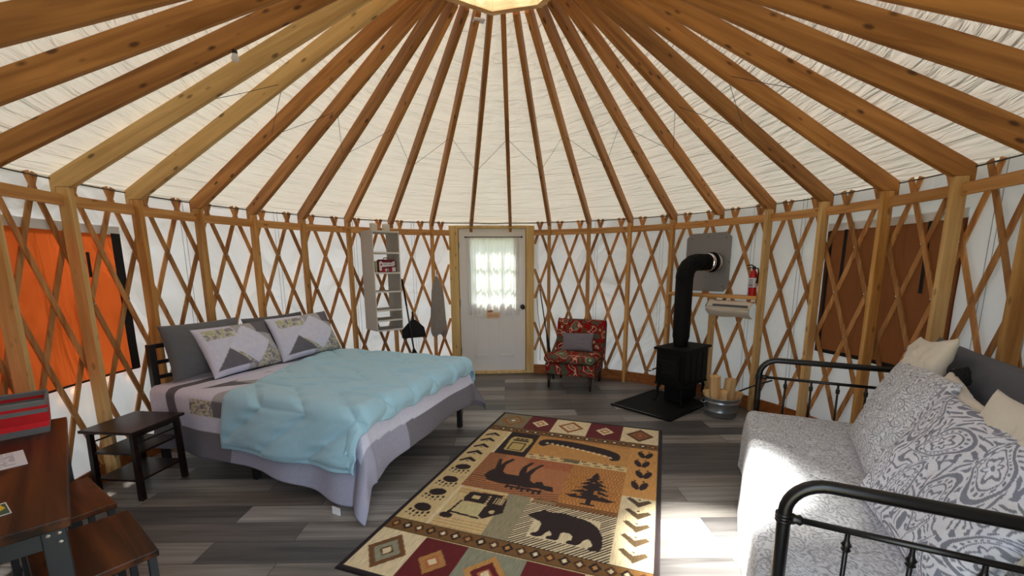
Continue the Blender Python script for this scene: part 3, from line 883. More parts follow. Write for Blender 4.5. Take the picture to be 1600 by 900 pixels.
# patchwork quilt
cW = np.array(lin((216, 217, 236))); cG = np.array(lin((112, 110, 118))); cL = np.array(lin((168, 168, 172))); cF = np.array(lin((150, 146, 128))); cLav = np.array(lin((170, 170, 190)))
def patch(s, t):
    col = np.empty(s.shape + (3,)); col[:] = cW
    x = (s - .18) / .36; y = (t + .08) / .36
    p = x + y; q = x - y
    ip = np.floor(p / 1.0).astype(int); iq = np.floor(q / 1.0).astype(int)
    fx = (x % 1) - .5; fy = (y % 1) - .5
    cell = (np.floor(x).astype(int) * 3 + np.floor(y).astype(int) * 5) % 4
    tri = (fx + fy) > 0
    dia = (np.abs(fx) + np.abs(fy)) < .5
    flor = vnoise(s * 60 + 50, t * 60 + 50, 9, 2)
    floc = np.where((flor > .12)[..., None], np.array(lin((132, 128, 130))), np.where((flor > -.12)[..., None], np.array(lin((206, 202, 196))), np.array(lin((178, 176, 140)))))
    inside = (s > .12) & (s < 1.5) & (t > -.2) & (t < 1.7)
    col = np.where((inside & (cell == 0))[..., None], floc, col)
    col = np.where((inside & (cell == 1) & tri)[..., None], cG, col)
    col = np.where((inside & (cell == 2) & ~dia)[..., None], cL, col)
    col = np.where((inside & (cell == 3) & tri & ~dia)[..., None], floc, col)
    band = (s > 1.66) & (s < 1.76); col = np.where(band[..., None], cG * .9, col)
    return col
S_, T_, rho, X, Y, Z_ = drape(-.42, 1.95, -.52, 2.0, 2.0, 1.5, .648, 236, 250, wave=.018, seed=2, corner=.30, stretch=True)
Z_ += .006 * vnoise(S_ * 6 + 12, T_ * 6 + 12, 4) * (rho == 0)
# the foot hem is kept shorter in the middle and falls lower at the near corner
col = patch(S_, T_)
hem = (T_ < -.32) | (T_ > 1.82) | (S_ < -.24)
hemc = np.where((S_ < 1.1)[..., None] & (T_ < .4)[..., None], cLav * .92, cG * 1.15)
col = np.where(hem[..., None], hemc, col)
P = np.stack([X, -Y, Z_], 2)
q = grid('quilt', P[:, ::-1], M['quilt'], np.stack([S_, T_], 2)[:, ::-1], col[:, ::-1], solid=.006)
q.location = bed.location; q.rotation_euler = bed.rotation_euler
tag(q, 'white patchwork quilt with grey hem spread over the bed', 'quilt')
m = MB(); pq = N0 + BA * .33 + BU * (-.20)
m.box(-.03, .03, -.003, .003, -.03, .02, M['tagwhite'], M4((-1.075, -.672, .032), x=(BA[0], BA[1], .12), z=(0, 0, 1)))
o = m.build('care_label', None); o.parent = q; o.matrix_parent_inverse = (Matrix.Translation(q.location) @ Matrix.Rotation(bed_rz, 4, 'Z')).inverted()
o['label'] = 'white cloth care label on the hem'
# aqua comforter
def cw(T):
    hs = np.interp(T, [-.44, .10, .40, .70, 1.0, 1.5, 1.95], [1.14, 1.12, 1.24, 1.38, 1.47, 1.58, 1.62])
    fs_ = np.interp(T, [-.44, -.1, 1.5, 1.95], [-.14, -.17, -.17, -.15]) + .012 * np.sin(T * 21)
    return fs_, hs
S_, T_, rho, X, Y, Z_ = drape(0, 1, -.44, 1.93, 2.0, 1.5, .672, 200, 300, rad=.075, flare=.13, wave=.020, warp=cw, seed=5)
P = np.stack([X, -Y, Z_], 2)[:, ::-1]; Sf = S_[:, ::-1]; Tf = T_[:, ::-1]; Rf = rho[:, ::-1]
tri = np.abs(((Tf + .1) / .62) % 1 - .5) * 2           # zig-zag across the bed
v = (Sf + .40 * tri + .05) / .40
d1 = np.abs((v + .5) % 1 - .5) * .40 / 1.6              # distance to the chevron seams
d2 = np.abs(((Tf + .1) / .31 + .5) % 1 - .5) * .31      # long seams
half = (np.floor(v) % 2) == 0
d = np.minimum(d1, np.where(half, d2, 1))
puff = np.clip(d / .05, 0, 1) ** .6 * .022 + .010 * np.clip(d / .14, 0, 1)
puff += .006 * vnoise(Sf * 7 + 9, Tf * 7 + 9, 21) + .006 * np.sin(Tf * 60 + 6 * vnoise(Sf * 3 + 5, Tf * 3 + 5, 2)) * np.exp(-(d / .05) ** 2)
sedge = np.minimum(np.linspace(0, 1, 200), 1 - np.linspace(0, 1, 200))[:, None] * 1.3
tedge = np.minimum(np.linspace(0, 1, 300), 1 - np.linspace(0, 1, 300))[None, :] * 2.3
ed = np.clip(np.minimum(sedge, tedge) / .05, 0, 1) ** .5
nrm = normals(P)
if nrm[100, 150, 2] < 0: nrm = -nrm
Pt = P + nrm * (puff * ed + .003)[..., None]
Pt[..., 2] = np.maximum(Pt[..., 2], .02)
q = grid('comforter', Pt, M['aqua'], np.stack([Sf, Tf], 2), solid=.012)
q.location = bed.location; q.rotation_euler = bed.rotation_euler
tag(q, 'puffy pale aqua comforter spread over the foot of the bed', 'comforter')

def pillow_grid(w, h, t, n=44, pinch=.10, sag=0., seed=0, wr=.006, flange=0.):
    u = np.linspace(-1, 1, n); U, V = np.meshgrid(u, u, indexing='ij')
    f = np.clip((1 - np.abs(U) ** 2.4), 0, 1) * np.clip((1 - np.abs(V) ** 2.4), 0, 1)
    th = t / 2 * f ** .42
    px = U * (1 - pinch * (1 - np.abs(V) ** 2) * np.abs(U) ** 2); py = V * (1 - pinch * (1 - np.abs(U) ** 2) * np.abs(V) ** 2)
    x = px * w / 2; y = py * h / 2
    y = y - sag * (1 - V) * .5 * h * (U ** 2) * .15
    wz = wr * (vnoise(U * 3 + 20, V * 3 + 20, seed) + .6 * vnoise(U * 9 + 20, V * 9 + 20, seed + 5)) * (.3 + f)
    th2 = th * (1 + .15 * vnoise(U * 1.5 + 8, V * 1.5 + 8, seed + 3))
    top = np.stack([x, y, th2 + wz], 2); bot = np.stack([x, y, -th2 * .9 + wz], 2)
    return U, V, top, bot
def pillow(name, mat, M_, w, h, t, label, cat='pillow', group=None, colf=None, seed=0, pinch=.10, wr=.008, trim=None, bend=0., parent=None, nres=None):
    U, V, top, bot = pillow_grid(w, h, t, seed=seed, pinch=pinch, wr=wr, n=(nres or (80 if colf else 44)))
    n = U.shape[0]
    if bend:
        for q_ in (top, bot): q_[..., 2] += bend * (q_[..., 0] / (w / 2)) ** 2
    P = np.concatenate([top, bot[:, ::-1][:, 1:]], 1)      # wraps over at V=+1
    UVt = np.stack([U * w / 2, V * h / 2], 2); UVb = np.stack([U * w / 2 + 3, V * h / 2], 2)[:, ::-1][:, 1:]
    UVv = np.concatenate([UVt, UVb], 1)
    colr = None
    if colf is not None:
        ct = colf(U, V); cb = colf(U, V)[:, ::-1][:, 1:]; colr = np.concatenate([ct, cb], 1)
    P = P[:, ::-1]; UVv = UVv[:, ::-1]
    if colr is not None: colr = colr[:, ::-1]
    o = grid(name, P, mat, UVv, colr)
    bm = bmesh.new(); bm.from_mesh(o.data); bmesh.ops.remove_doubles(bm, verts=bm.verts, dist=.0004); bmesh.ops.recalc_face_normals(bm, faces=bm.faces); bm.to_mesh(o.data); bm.free()
    for p_ in o.data.polygons: p_.use_smooth = True
    if parent is not None: o.parent = parent
    o.matrix_world = M_
    if label: tag(o, label, cat, group)
    return o
def v3(p2, z): return Vector((p2[0], p2[1], z))
def bedpt(s, t, z): return v3(N0 + BA * s + BU * t, z)
Z = Vector((0, 0, 1)); U3 = Vector((BU[0], BU[1], 0)); A3 = Vector((BA[0], BA[1], 0))
def lean(xdir, back, deg):
    """frame of a pillow: x along its width, y up its face leaning by deg from vertical towards 'back', z = face normal"""
    yv = Z * math.cos(R(deg)) + back * math.sin(R(deg)); xv = xdir.copy(); zv = xv.cross(yv)
    if zv.dot(back) > 0: xv = -xv; zv = xv.cross(yv)
    return xv, yv, zv
def shamcol(kind):
    def f(U, V):
        u = U if kind == 0 else U * .95 - .12; v = V
        col = np.empty(U.shape + (3,)); col[:] = cL * 1.15
        flor = vnoise(U * 16 + 30, V * 12 + 30, 31, 2)
        floc = np.where((flor > .10)[..., None], np.array(lin((146, 144, 152))), np.where((flor > -.12)[..., None], np.array(lin((212, 208, 204))), np.array(lin((186, 186, 148)))))
        col = np.where((u < -.12)[..., None], cW, col)
        col = np.where(((v < -.05 - np.abs(u + .47) * 1.7) & (v > -.82))[..., None], cG, col)
        col = np.where(((u > -.35) & (v < -.25 - (u + .1) * .0) & (u < .42) & (v < -(np.abs(u - .15)) * 0 - .1) & ~((v < -.05 - np.abs(u + .47) * 1.7)))[..., None], floc, col)
        col = np.where(((u < -.15) & (v > .38) & (u > -.88) & (v < .80))[..., None], floc, col)
        col = np.where(((u > .42) & (v < .0))[..., None], floc * .9, col)
        col = np.where(((u > .45) & (v > .30 + (.9 - u) * .3))[..., None], cG, col)
        col = np.where(((u > .72) & (v < .25) & (v > -.4))[..., None], cL * 1.2, col)
        white = (np.abs(u - .15) / .60 + np.abs(v) / .86) < 1
        col = np.where(white[..., None], cW * 1.05, col)
        return col
    return f
# grey pillows against the headboard
xv, yv, zv = lean(U3, A3, 14)
pillow('bed_pillow', M['greyfab'], M4(bedpt(1.90, .40, .885), x=xv, y=yv), .68, .46, .17, 'plain grey pillow against the headboard, nearer the nightstand', 'pillow', 'plain grey bed pillows', seed=2, pinch=.05)
pillow('bed_pillow', M['darkgreyfab'], M4(bedpt(1.905, 1.14, .87), x=xv, y=yv), .72, .44, .15, 'dark grey pillow behind the second patchwork sham, farther from nightstand', 'pillow', 'plain grey bed pillows', seed=3, pinch=.05)
xv, yv, zv = lean(U3, A3, 30)
pillow('patchwork_sham', M['sham'], M4(bedpt(1.76, .60, .855), x=xv, y=yv), .70, .46, .17, 'grey and white patchwork sham leaning nearest the nightstand', 'pillow', 'patchwork shams on the bed', colf=shamcol(0), seed=5, pinch=.06)
xv, yv, zv = lean((U3 * .97 - A3 * .22).normalized(), A3, 30)
pillow('patchwork_sham', M['sham'], M4(bedpt(1.66, 1.24, .875), x=xv, y=yv), .68, .46, .17, 'patchwork sham overlapping on the side nearer the white door', 'pillow', 'patchwork shams on the bed', colf=shamcol(1), seed=8, pinch=.06)

# ================================================================== NIGHTSTAND
ns = empty('nightstand', (-2.615, -.285, 0), R(-6.5), 'dark wood three-tier nightstand between the bed and the stools', 'nightstand')
m = MB(); m.box(-.20, .20, -.205, .205, .478, .498, M['darkwood']); m.build('tabletop', ns, bevel=.003)
for sx in (-1, 1):
    for sy in (-1, 1):
        x_, y_ = sx * .165, sy * .17
        m = MB()
        m.add([(x_ - .017, y_ - .017, .001), (x_ + .017, y_ - .017, .001), (x_ + .017, y_ + .017, .001), (x_ - .017, y_ + .017, .001),
               (x_ * .97 - .015, y_ * .97 - .015, .478), (x_ * .97 + .015, y_ * .97 - .015, .478), (x_ * .97 + .015, y_ * .97 + .015, .478), (x_ * .97 - .015, y_ * .97 + .015, .478)],
              [(0, 3, 2, 1), (4, 5, 6, 7), (0, 1, 5, 4), (1, 2, 6, 5), (2, 3, 7, 6), (3, 0, 4, 7)], M['darkwood'])
        m.build('leg', ns, bevel=.002)
for zz in (.13, .32):
    MB().box(-.165, .165, -.17, .17, zz, zz + .014, M['darkwood']).build('shelf', ns, bevel=.002)
for sx in (-1, 1):
    MB().box(sx * .165 - .008, sx * .165 + .008, -.16, .16, .445, .478, M['darkwood']).build('apron_rail', ns)
for sx in (-1, 1):
    MB().tube([(sx * .165, -.165, .40), (sx * .165, .165, .40)], .006, M['darkwood'], 8).build('side_bar', ns)

# ================================================================== DINING TABLE, STOOLS
TR_ = np.array([-2.31, -1.005]); TN = np.array([-1.36, -1.94])
te = (TR_ - TN); tl = np.linalg.norm(te); te = te / tl; tw = np.array([te[1], -te[0]]);
if tw[0] > 0: tw = -tw
rzT = math.atan2(te[1], te[0])
tb = empty('dining_table', (TN[0], TN[1], 0), rzT, 'narrow rustic brown table on grey steel legs under the orange window', 'table')
# local x along te, local y = +90deg from te  (towards the wall, i.e. tw)
sgn = 1 if np.dot(tw, np.array([-te[1], te[0]])) > 0 else -1
def ty(a_, b_): return (min(a_ * sgn, b_ * sgn), max(a_ * sgn, b_ * sgn))
ya, yb = ty(0, .40)
MB().box(0, tl, ya, yb, .757, .79, M['rustic']).build('tabletop', tb, bevel=.004)
for (xa, xb) in ((.03, .085), (tl - .085, tl - .03)):
    for (y0_, y1_) in ((.015, .07), (.33, .385)):
        c0, c1 = ty(y0_, y1_)
        MB().box(xa, xb, c0, c1, .001, .757, M['gunmetal']).build('leg', tb, bevel=.003)
c0, c1 = ty(.02, .045); MB().box(.085, tl - .085, c0, c1, .69, .757, M['gunmetal']).build('apron', tb, bevel=.002)
c0, c1 = ty(.36, .385); MB().box(.085, tl - .085, c0, c1, .69, .757, M['gunmetal']).build('apron', tb, bevel=.002)
c0, c1 = ty(.07, .33); MB().box(.035, .06, c0, c1, .69, .757, M['gunmetal']).build('apron', tb, bevel=.002)
MB().box(tl - .06, tl - .035, c0, c1, .69, .757, M['gunmetal']).build('apron', tb, bevel=.002)
m = MB()
for (yy, zz) in ((.03, .735), (.03, .705), (.055, .735)):
    m.lathe([(.0055, 0), (.0055, .003), (.002, .005)], M['brass'], 10, M4((.03, yy * sgn, zz), x=(0, 1, 0), z=(-1, 0, 0)))
m.build('bolts', tb)
def tpt(x, y, z):
    p = TN + te * x + tw * y; return Vector((p[0], p[1], z))
def stool(cx, cy, rz, label):
    s = empty('stool', (cx, cy, 0), rz, label, 'stool', 'backless stools tucked at the dining table')
    MB().box(-.23, .23, -.16, .16, .452, .48, M['rustic']).build('seat', s, bevel=.004)
    for sx in (-1, 1):
        for sy in (-1, 1):
            MB().box(sx * .205 - .013, sx * .205 + .013, sy * .14 - .013, sy * .14 + .013, .001, .452, M['gunmetal']).build('leg', s, bevel=.002)
    for sy in (-1, 1):
        MB().box(-.192, .192, sy * .14 - .011, sy * .14 + .011, .425, .452, M['gunmetal']).build('seat_rail', s)
    MB().box(-.192, .192, -.009, .009, .12, .14, M['gunmetal']).build('footrest', s)
    for sx in (-1, 1): MB().box(sx * .205 - .010, sx * .205 + .010, -.127, .127, .12, .14, M['gunmetal']).build('stretcher', s)
    return s
sa = np.array([.014, -3.179]) + (np.array([-1.759, -1.33]) - np.array([.014, -3.179])) * (1.074 / 1.104)
scn = np.array([.014, -3.179]) + (np.array([-1.381, -1.626]) - np.array([.014, -3.179])) * (1.074 / 1.104)
sd_ = sa - scn; sl = np.linalg.norm(sd_); sd_ /= sl; sw = np.array([sd_[1], -sd_[0]]);
if sw[0] > 0: sw = -sw
cen = scn + sd_ * .23 + sw * .16
stool(cen[0], cen[1], math.atan2(sd_[1], sd_[0]), 'rustic wooden stool nearest the viewer at the dining table')
cen2 = cen + sd_ * .60 + sw * .03 + np.array([.02, -.02])
stool(cen2[0], cen2[1], math.atan2(sd_[1], sd_[0]) + R(4), 'rustic wooden stool at the table, the one next to the nightstand')
# striped fabric bin
bn = empty('fabric_bin', tpt(1.215, .222, .79), rzT + PI / 2, 'red and grey striped fabric bin on the far end of the dining table', 'bin')
ring_ = [(-.16, -.12), (.16, -.12), (.16, .12), (-.16, .12)]
zs = [0, .03, .055, .10, .120, .135, .152]; mats_ = ['greycloth', 'redbright', 'redcloth', 'greycloth', 'redcloth', 'greycloth']
m = MB()
for j in range(6):
    for e_ in range(4):
        (ax, ay), (bx_, by_) = ring_[e_], ring_[(e_ + 1) % 4]
        f0 = 1 + .35 * zs[j]; f1 = 1 + .35 * zs[j + 1]
        m.add([(ax * f0, ay * f0, zs[j]), (bx_ * f0, by_ * f0, zs[j]), (bx_ * f1, by_ * f1, zs[j + 1]), (ax * f1, ay * f1, zs[j + 1])], [(0, 1, 2, 3)], M[mats_[j]])
m.add([(x_, y_, .004) for x_, y_ in ring_], [(0, 1, 2, 3)], M['greycloth'])
m.build('bin_body', bn, solid=.012)
m = MB()
m.tube([(x_ * 1.06, y_ * 1.052, .152) for x_, y_ in ring_], .008, M['greycloth'], 8, closed=True)
m.build('rim', bn)
MB().box(-.04, .04, .118, .124, .012, .03, M['hemblack']).build('handle', bn)
# printed sheet and card
sh = tpt(.74, .262, .7915)
o = MB().box(-.14, .14, -.108, .108, -.0008, .0008, M['paper']).build('printed_sheet'); o.location = sh; o.rotation_euler = (0, 0, rzT + PI / 2 + R(6))
tag(o, 'white printed sheet lying on the dining table', 'paper')
m = MB(); random.seed(11)
for j in range(12):
    yy = -.085 + j * .014; xx = -.11
    while xx < .10:
        wv = random.uniform(.01, .035)
        if random.random() < .8: m.box(xx, min(xx + wv, .11), yy, yy + .004, .0009, .0011, M['ink'])
        xx += wv + .006
m.build('print', o)
ca = tpt(.205, .212, .7915)
o = MB().box(-.075, .075, -.055, .055, -.0008, .0008, M['paper']).build('card'); o.location = ca; o.rotation_euler = (0, 0, rzT + PI / 2 + R(10))
tag(o, 'small green card with a yellow figure near the front table edge', 'card')
m = MB(); m.box(-.072, .072, -.045, .052, .0009, .0012, M['green'])
m.prism([(-.06, -.045), (-.02, -.04), (-.025, -.01), (-.01, .01), (-.02, .045), (-.045, .05), (-.05, .02), (-.068, .0)], .0013, .0016, M['yellow'])
m.build('picture', o); o2 = o.children[0]; o2.scale = (1, 1, 1)

# ================================================================== RUG
ra = -.355; ex = np.array([math.cos(ra), math.sin(ra)]); ey = np.array([math.sin(ra), -math.cos(ra)]); RO = np.array([-.008, 1.223]); RWd, RL = 1.606, 2.551
nx, ny = 270, 428
gx, gy = np.meshgrid(np.linspace(0, RWd, nx), np.linspace(0, RL, ny), indexing='ij')
k_ = lambda *c: np.array(lin(c))
cream = k_(214, 186, 134); darkb = k_(40, 20, 16); brownd = k_(96, 62, 30); gold = k_(192, 138, 74); rust = k_(176, 104, 62); olive = k_(130, 118, 88); maroon = k_(100, 20, 22); pale = k_(226, 206, 166); ochre = k_(170, 106, 44); sagec = k_(140, 138, 116)
rc = np.empty((nx, ny, 3)); rc[:] = cream
def rect(x0, x1, y0, y1, c): rc[(gx >= x0) & (gx < x1) & (gy >= y0) & (gy < y1)] = c
def inpoly(pts, X=gx, Y=gy):
    ins = np.zeros(X.shape, bool); n = len(pts)
    for i in range(n):
        x1, y1 = pts[i]; x2, y2 = pts[(i + 1) % n]
        if y1 == y2: continue
        c = ((y1 > Y) != (y2 > Y)) & (X < (x2 - x1) * (Y - y1) / (y2 - y1) + x1)
        ins ^= c
    return ins
def poly(pts, c): rc[inpoly(pts)] = c
def smoothpoly(pts, n=4):
    p = np.array(pts, float)
    for _ in range(n - 2):
        q = np.roll(p, -1, 0); p = np.stack([p * .75 + q * .25, p * .25 + q * .75], 1).reshape(-1, 2)
    return [tuple(v) for v in p]
def ell(cx, cy, rx, ry, c, rot=0.):
    dx, dy = gx - cx, gy - cy; x = dx * math.cos(rot) + dy * math.sin(rot); y = -dx * math.sin(rot) + dy * math.cos(rot)
    rc[(x / rx) ** 2 + (y / ry) ** 2 < 1] = c
def diamond(cx, cy, rx, ry, c): rc[(np.abs(gx - cx) / rx + np.abs(gy - cy) / ry) < 1] = c
def hatch(x0, x1, y0, y1, c, per, duty, slope=0.):
    q = ((gy + slope * gx) / per) % 1
    rc[(gx >= x0) & (gx < x1) & (gy >= y0) & (gy < y1) & (q < duty)] = c
xb = [.03, .33, .60, .94, 1.25, 1.575]
for row, (ya_, yb_) in enumerate(((.03, .39), (2.17, 2.52))):
    cols = [olive, maroon, pale, maroon, pale] if row == 0 else [pale, maroon, sagec, maroon, pale]
    for j in range(5): rect(xb[j], xb[j + 1], ya_, yb_, cols[j])
    for j in range(5):
        cx = (xb[j] + xb[j + 1]) / 2; cy = (ya_ + yb_) / 2
        if j in (0, 2, 4):
            diamond(cx, cy, .125, .15, [ochre * .75, ochre * .8, brownd][j // 2] if row == 0 else [brownd * 1.4, gold, brownd][j // 2])
            diamond(cx, cy, .085, .10, [olive * 1.2, pale, rust * .7][j // 2] if row == 0 else [sagec * 1.1, maroon, rust][j // 2])
            diamond(cx, cy, .045, .05, [brownd, rust, brownd][j // 2])
            diamond(cx, cy, .030, .035, [pale, pale, rust][j // 2])
        else:
            diamond(cx, cy, .085, .10, pale if row == 0 else gold * .8); diamond(cx, cy, .05, .06, rust); diamond(cx, cy, .03, .03, pale)
for (ya_, yb_) in ((.39, .505), (2.05, 2.165)):
    rect(.03, 1.575, ya_, yb_, k_(120, 84, 40)); rect(.03, 1.575, ya_, ya_ + .008, darkb); rect(.03, 1.575, yb_ - .008, yb_, darkb)
    n = 19
    for j in range(n):
        cx = .08 + j * 1.45 / (n - 1); cy = (ya_ + yb_) / 2; dcol = darkb if j % 2 else k_(80, 44, 20)
        diamond(cx, cy, .036, .042, dcol); diamond(cx, cy, .016, .020, pale if j % 3 else gold)
# side strips
rect(.03, .25, .505, 2.05, cream * 1.02); rect(1.35, 1.575, .505, 1.33, gold * 1.15); rect(1.35, 1.575, 1.33, 2.05, pale * .95)
# inner blocks
rect(.25, .27, .505, 2.05, pale)
rect(.27, .545, .505, .98, darkb); rect(.545, 1.35, .505, .90, gold * 1.05); rect(.545, 1.35, .90, .985, cream)
for j in range(9): rect(.56 + j * .088, .60 + j * .088, .905, .925, brownd); rect(.58 + j * .088, .63 + j * .088, .945, .965, olive)
hatch(.545, 1.35, .505, .56, ochre, .02, .3); rect(.86, .99, .90, .96, k_(110, 96, 66))
rect(.25, .95, .985, 1.565, k_(176, 112, 70)); hatch(.25, .40, .985, 1.565, brownd * 1.3, .030, .4); hatch(.60, .95, .985, 1.12, k_(160, 74, 44), .030, .45, .6); hatch(.40, .95, 1.46, 1.565, brownd * 1.4, .03, .4, .3)
rect(.95, 1.35, .985, 1.60, ochre)
wv = (gx + .01 * np.sin(gy * 60)) / .024
rc[(gx >= .95) & (gx < 1.35) & (gy >= .985) & (gy < 1.60) & ((wv % 1) < .4)] = gold
rect(.27, .78, 1.565, 2.05, cream * .98); hatch(.27, .78, 1.60, 1.66, gold, .02, .5); hatch(.27, .76, 1.93, 2.05, gold, .03, .3)
rect(.62, .78, 1.565, 2.05, k_(150, 138, 108))
rect(.78, 1.35, 1.60, 2.05, pale * .95)
bm_ = (gx >= .78) & (gx < 1.35) & (gy >= 1.60) & (gy < 2.05) & ~((gx > .87) & (gx < 1.26) & (gy > 1.69) & (gy < 1.97))
rc[bm_ & ((((gy + gx * 1.0) / .026) % 1) < .45)] = darkb * 1.5
hatch(.80, 1.35, 1.565, 1.61, brownd, .02, .6)
# backpack
poly([(.33, .60), (.50, .60), (.52, .66), (.50, .90), (.33, .90), (.31, .66)], k_(196, 168, 104)); rect(.35, .48, .72, .88, darkb); rect(.36, .47, .74, .87, k_(196, 168, 104)); rect(.345, .485, .66, .69, darkb)
ell(.375, .64, .02, .015, darkb); ell(.415, .64, .02, .015, darkb); ell(.455, .64, .02, .015, darkb)
# canoe
can = smoothpoly([(.575, .70), (.575, .61), (.62, .565), (.78, .545), (.95, .565), (1.12, .60), (1.26, .66), (1.29, .72), (1.285, .80), (1.23, .825), (1.20, .80), (1.22, .755), (1.10, .715), (.95, .68), (.80, .665), (.68, .665), (.655, .70), (.63, .725)])
poly(can, darkb)
t_ = np.linspace(0, 1, 16); 
for j in range(13):
    f = j / 12; cx = .65 + f * .56; cy = .640 + .012 * math.sin(f * 3) + .12 * f * f
    poly([(cx - .020, cy + .016), (cx + .020, cy + .022), (cx, cy - .014)], pale)
# moose upside-down as the rug lies
mo = [(.36, 1.30), (.35, 1.37), (.40, 1.43), (.50, 1.45), (.62, 1.44), (.70, 1.45), (.78, 1.43), (.84, 1.44), (.90, 1.44), (.88, 1.38), (.82, 1.38), (.79, 1.33), (.755, 1.345), (.74, 1.37), (.70, 1.34), (.685, 1.26), (.70, 1.16), (.74, 1.07), (.715, 1.065), (.665, 1.16), (.64, 1.24), (.625, 1.15), (.655, 1.06), (.63, 1.055), (.59, 1.15), (.59, 1.25), (.60, 1.30), (.50, 1.30), (.465, 1.27), (.45, 1.16), (.49, 1.05), (.465, 1.04), (.42, 1.12), (.415, 1.18), (.385, 1.07), (.36, 1.07), (.375, 1.16), (.39, 1.24)]
poly(mo, darkb)
for (x_, y_) in ((.56, 1.475), (.60, 1.49), (.64, 1.475), (.68, 1.495), (.72, 1.48), (.76, 1.50), (.80, 1.48)): rect(x_, x_ + .018, y_ - .03, y_ + .02, darkb)
rect(.55, .82, 1.455, 1.478, darkb)
# fir tree
for j, (y0_, hw_) in enumerate(((1.06, .035), (1.12, .07), (1.18, .10), (1.24, .125), (1.30, .15), (1.36, .175))):
    poly([(1.15, y0_), (1.15 - hw_, y0_ + .085), (1.15 + hw_, y0_ + .085)], darkb)
poly([(.975, 1.43), (1.325, 1.43), (1.28, 1.46), (1.02, 1.46)], darkb); rect(1.13, 1.17, 1.44, 1.53, darkb); rect(1.10, 1.20, 1.515, 1.535, darkb)
tm = (gx > .97) & (gx < 1.33) & (gy > 1.13) & (gy < 1.43) & (vnoise(gx * 28 + 40, gy * 45 + 40, 77, 1) > .26)
rc[tm] = ochre
# bear
be = smoothpoly([(.815, 1.765), (.83, 1.735), (.875, 1.71), (.90, 1.665), (.925, 1.69), (.97, 1.685), (1.03, 1.67), (1.10, 1.69), (1.18, 1.70), (1.25, 1.75), (1.285, 1.82), (1.30, 1.90), (1.295, 1.97), (1.23, 1.985), (1.225, 1.96), (1.25, 1.94), (1.225, 1.88), (1.19, 1.90), (1.175, 1.96), (1.10, 1.965), (1.10, 1.94), (1.13, 1.92), (1.12, 1.87), (1.06, 1.865), (1.05, 1.91), (1.055, 1.955), (.985, 1.96), (.98, 1.935), (1.01, 1.92), (.99, 1.875), (.97, 1.90), (.95, 1.955), (.885, 1.955), (.885, 1.93), (.92, 1.915), (.925, 1.85), (.915, 1.81), (.87, 1.79)], 3)
poly(be, darkb)
# cabin
poly([(.36, 1.62), (.60, 1.60), (.585, 1.655), (.60, 1.70), (.57, 1.74), (.36, 1.745), (.345, 1.70)], darkb)
poly([(.55, 1.62), (.635, 1.64), (.66, 1.80), (.56, 1.90), (.50, 1.86), (.53, 1.75)], darkb)
poly([(.34, 1.74), (.355, 1.74), (.335, 1.88), (.32, 1.88)], darkb); poly([(.32, 1.875), (.54, 1.895), (.54, 1.91), (.32, 1.895)], darkb)
poly([(.36, 1.755), (.52, 1.755), (.52, 1.89), (.345, 1.875)], k_(200, 184, 132)); rect(.40, .45, 1.655, 1.70, cream)
for j in range(5): rect(.56 + j * .014, .567 + j * .014, 1.64, 1.72, cream)
for j in range(4): ell(.515, 1.645 + j * .028, .009, .009, cream)
ell(.59, 1.81, .018, .02, cream); ell(.325, 1.93, .045, .03, darkb)
rect(.315, .335, 1.88, 1.93, darkb)
# paws, chevrons, hoofprints
for j, cy in enumerate((1.32, 1.53, 1.72, 1.92)):
    fl_ = -1 if j % 2 == 0 else 1
    ell(.14, cy - .02, .062, .045, darkb, .2 * fl_)
    for q in range(5):
        ell(.075 + q * .033, cy + .052 - .012 * abs(q - 2), .010, .015, darkb); ell(.070 + q * .034, cy + .085 - .010 * abs(q - 2), .006, .010, darkb)
for cy in (.59, .72, .86, 1.0, 1.14):
    poly([(.055, cy + .05), (.07, cy + .075), (.125, cy + .025), (.185, cy + .055), (.195, cy + .03), (.125, cy - .025)], darkb); poly([(.105, cy + .06), (.125, cy + .04), (.145, cy + .06)], darkb)
for j, cy in enumerate((.63, .80, .98, 1.16)):
    ox = .01 * (-1) ** j
    ell(1.437 + ox, cy, .025, .062, darkb, -.30); ell(1.497 + ox, cy, .025, .062, darkb, .30)
    ell(1.435 + ox, cy - .07, .007, .012, darkb); ell(1.495 + ox, cy - .07, .007, .012, darkb)
for cy in (1.40, 1.54, 1.68, 1.82, 1.96):
    poly([(1.385, cy - .045), (1.41, cy - .065), (1.468, cy - .015), (1.53, cy - .055), (1.55, cy - .03), (1.47, cy + .050)], k_(84, 66, 42)); ell(1.47, cy - .045, .009, .009, k_(104, 84, 54))
fr_ = (gx < .03) | (gx > RWd - .03) | (gy < .03) | (gy > RL - .03); rc[fr_] = k_(34, 22, 24)
gz = .0105 + .0012 * vnoise(gx * 3 + 4, gy * 3 + 4, 6); ed_ = np.minimum(np.minimum(gx, RWd - gx), np.minimum(gy, RL - gy)); gz = np.where(ed_ <= .0001, .001, gz)
P = np.stack([RO[0] + ex[0] * gx + ey[0] * gy, RO[1] + ex[1] * gx + ey[1] * gy, gz], 2)
o = grid('rug', P[:, ::-1], M['rug'], np.stack([gx, gy], 2)[:, ::-1], rc[:, ::-1])
tag(o, 'lodge rug with bear, moose, canoe and fir tree blocks on the floor', 'rug')

# ================================================================== DAYBED
N1 = np.array([.95, -1.86]); E1 = np.array([.4768, .879]); E2 = np.array([.879, -.4768])
rz1 = math.atan2(E1[1], E1[0])
db = empty('daybed', (N1[0], N1[1], 0), rz1, 'black tubular metal daybed along the right wall', 'daybed')
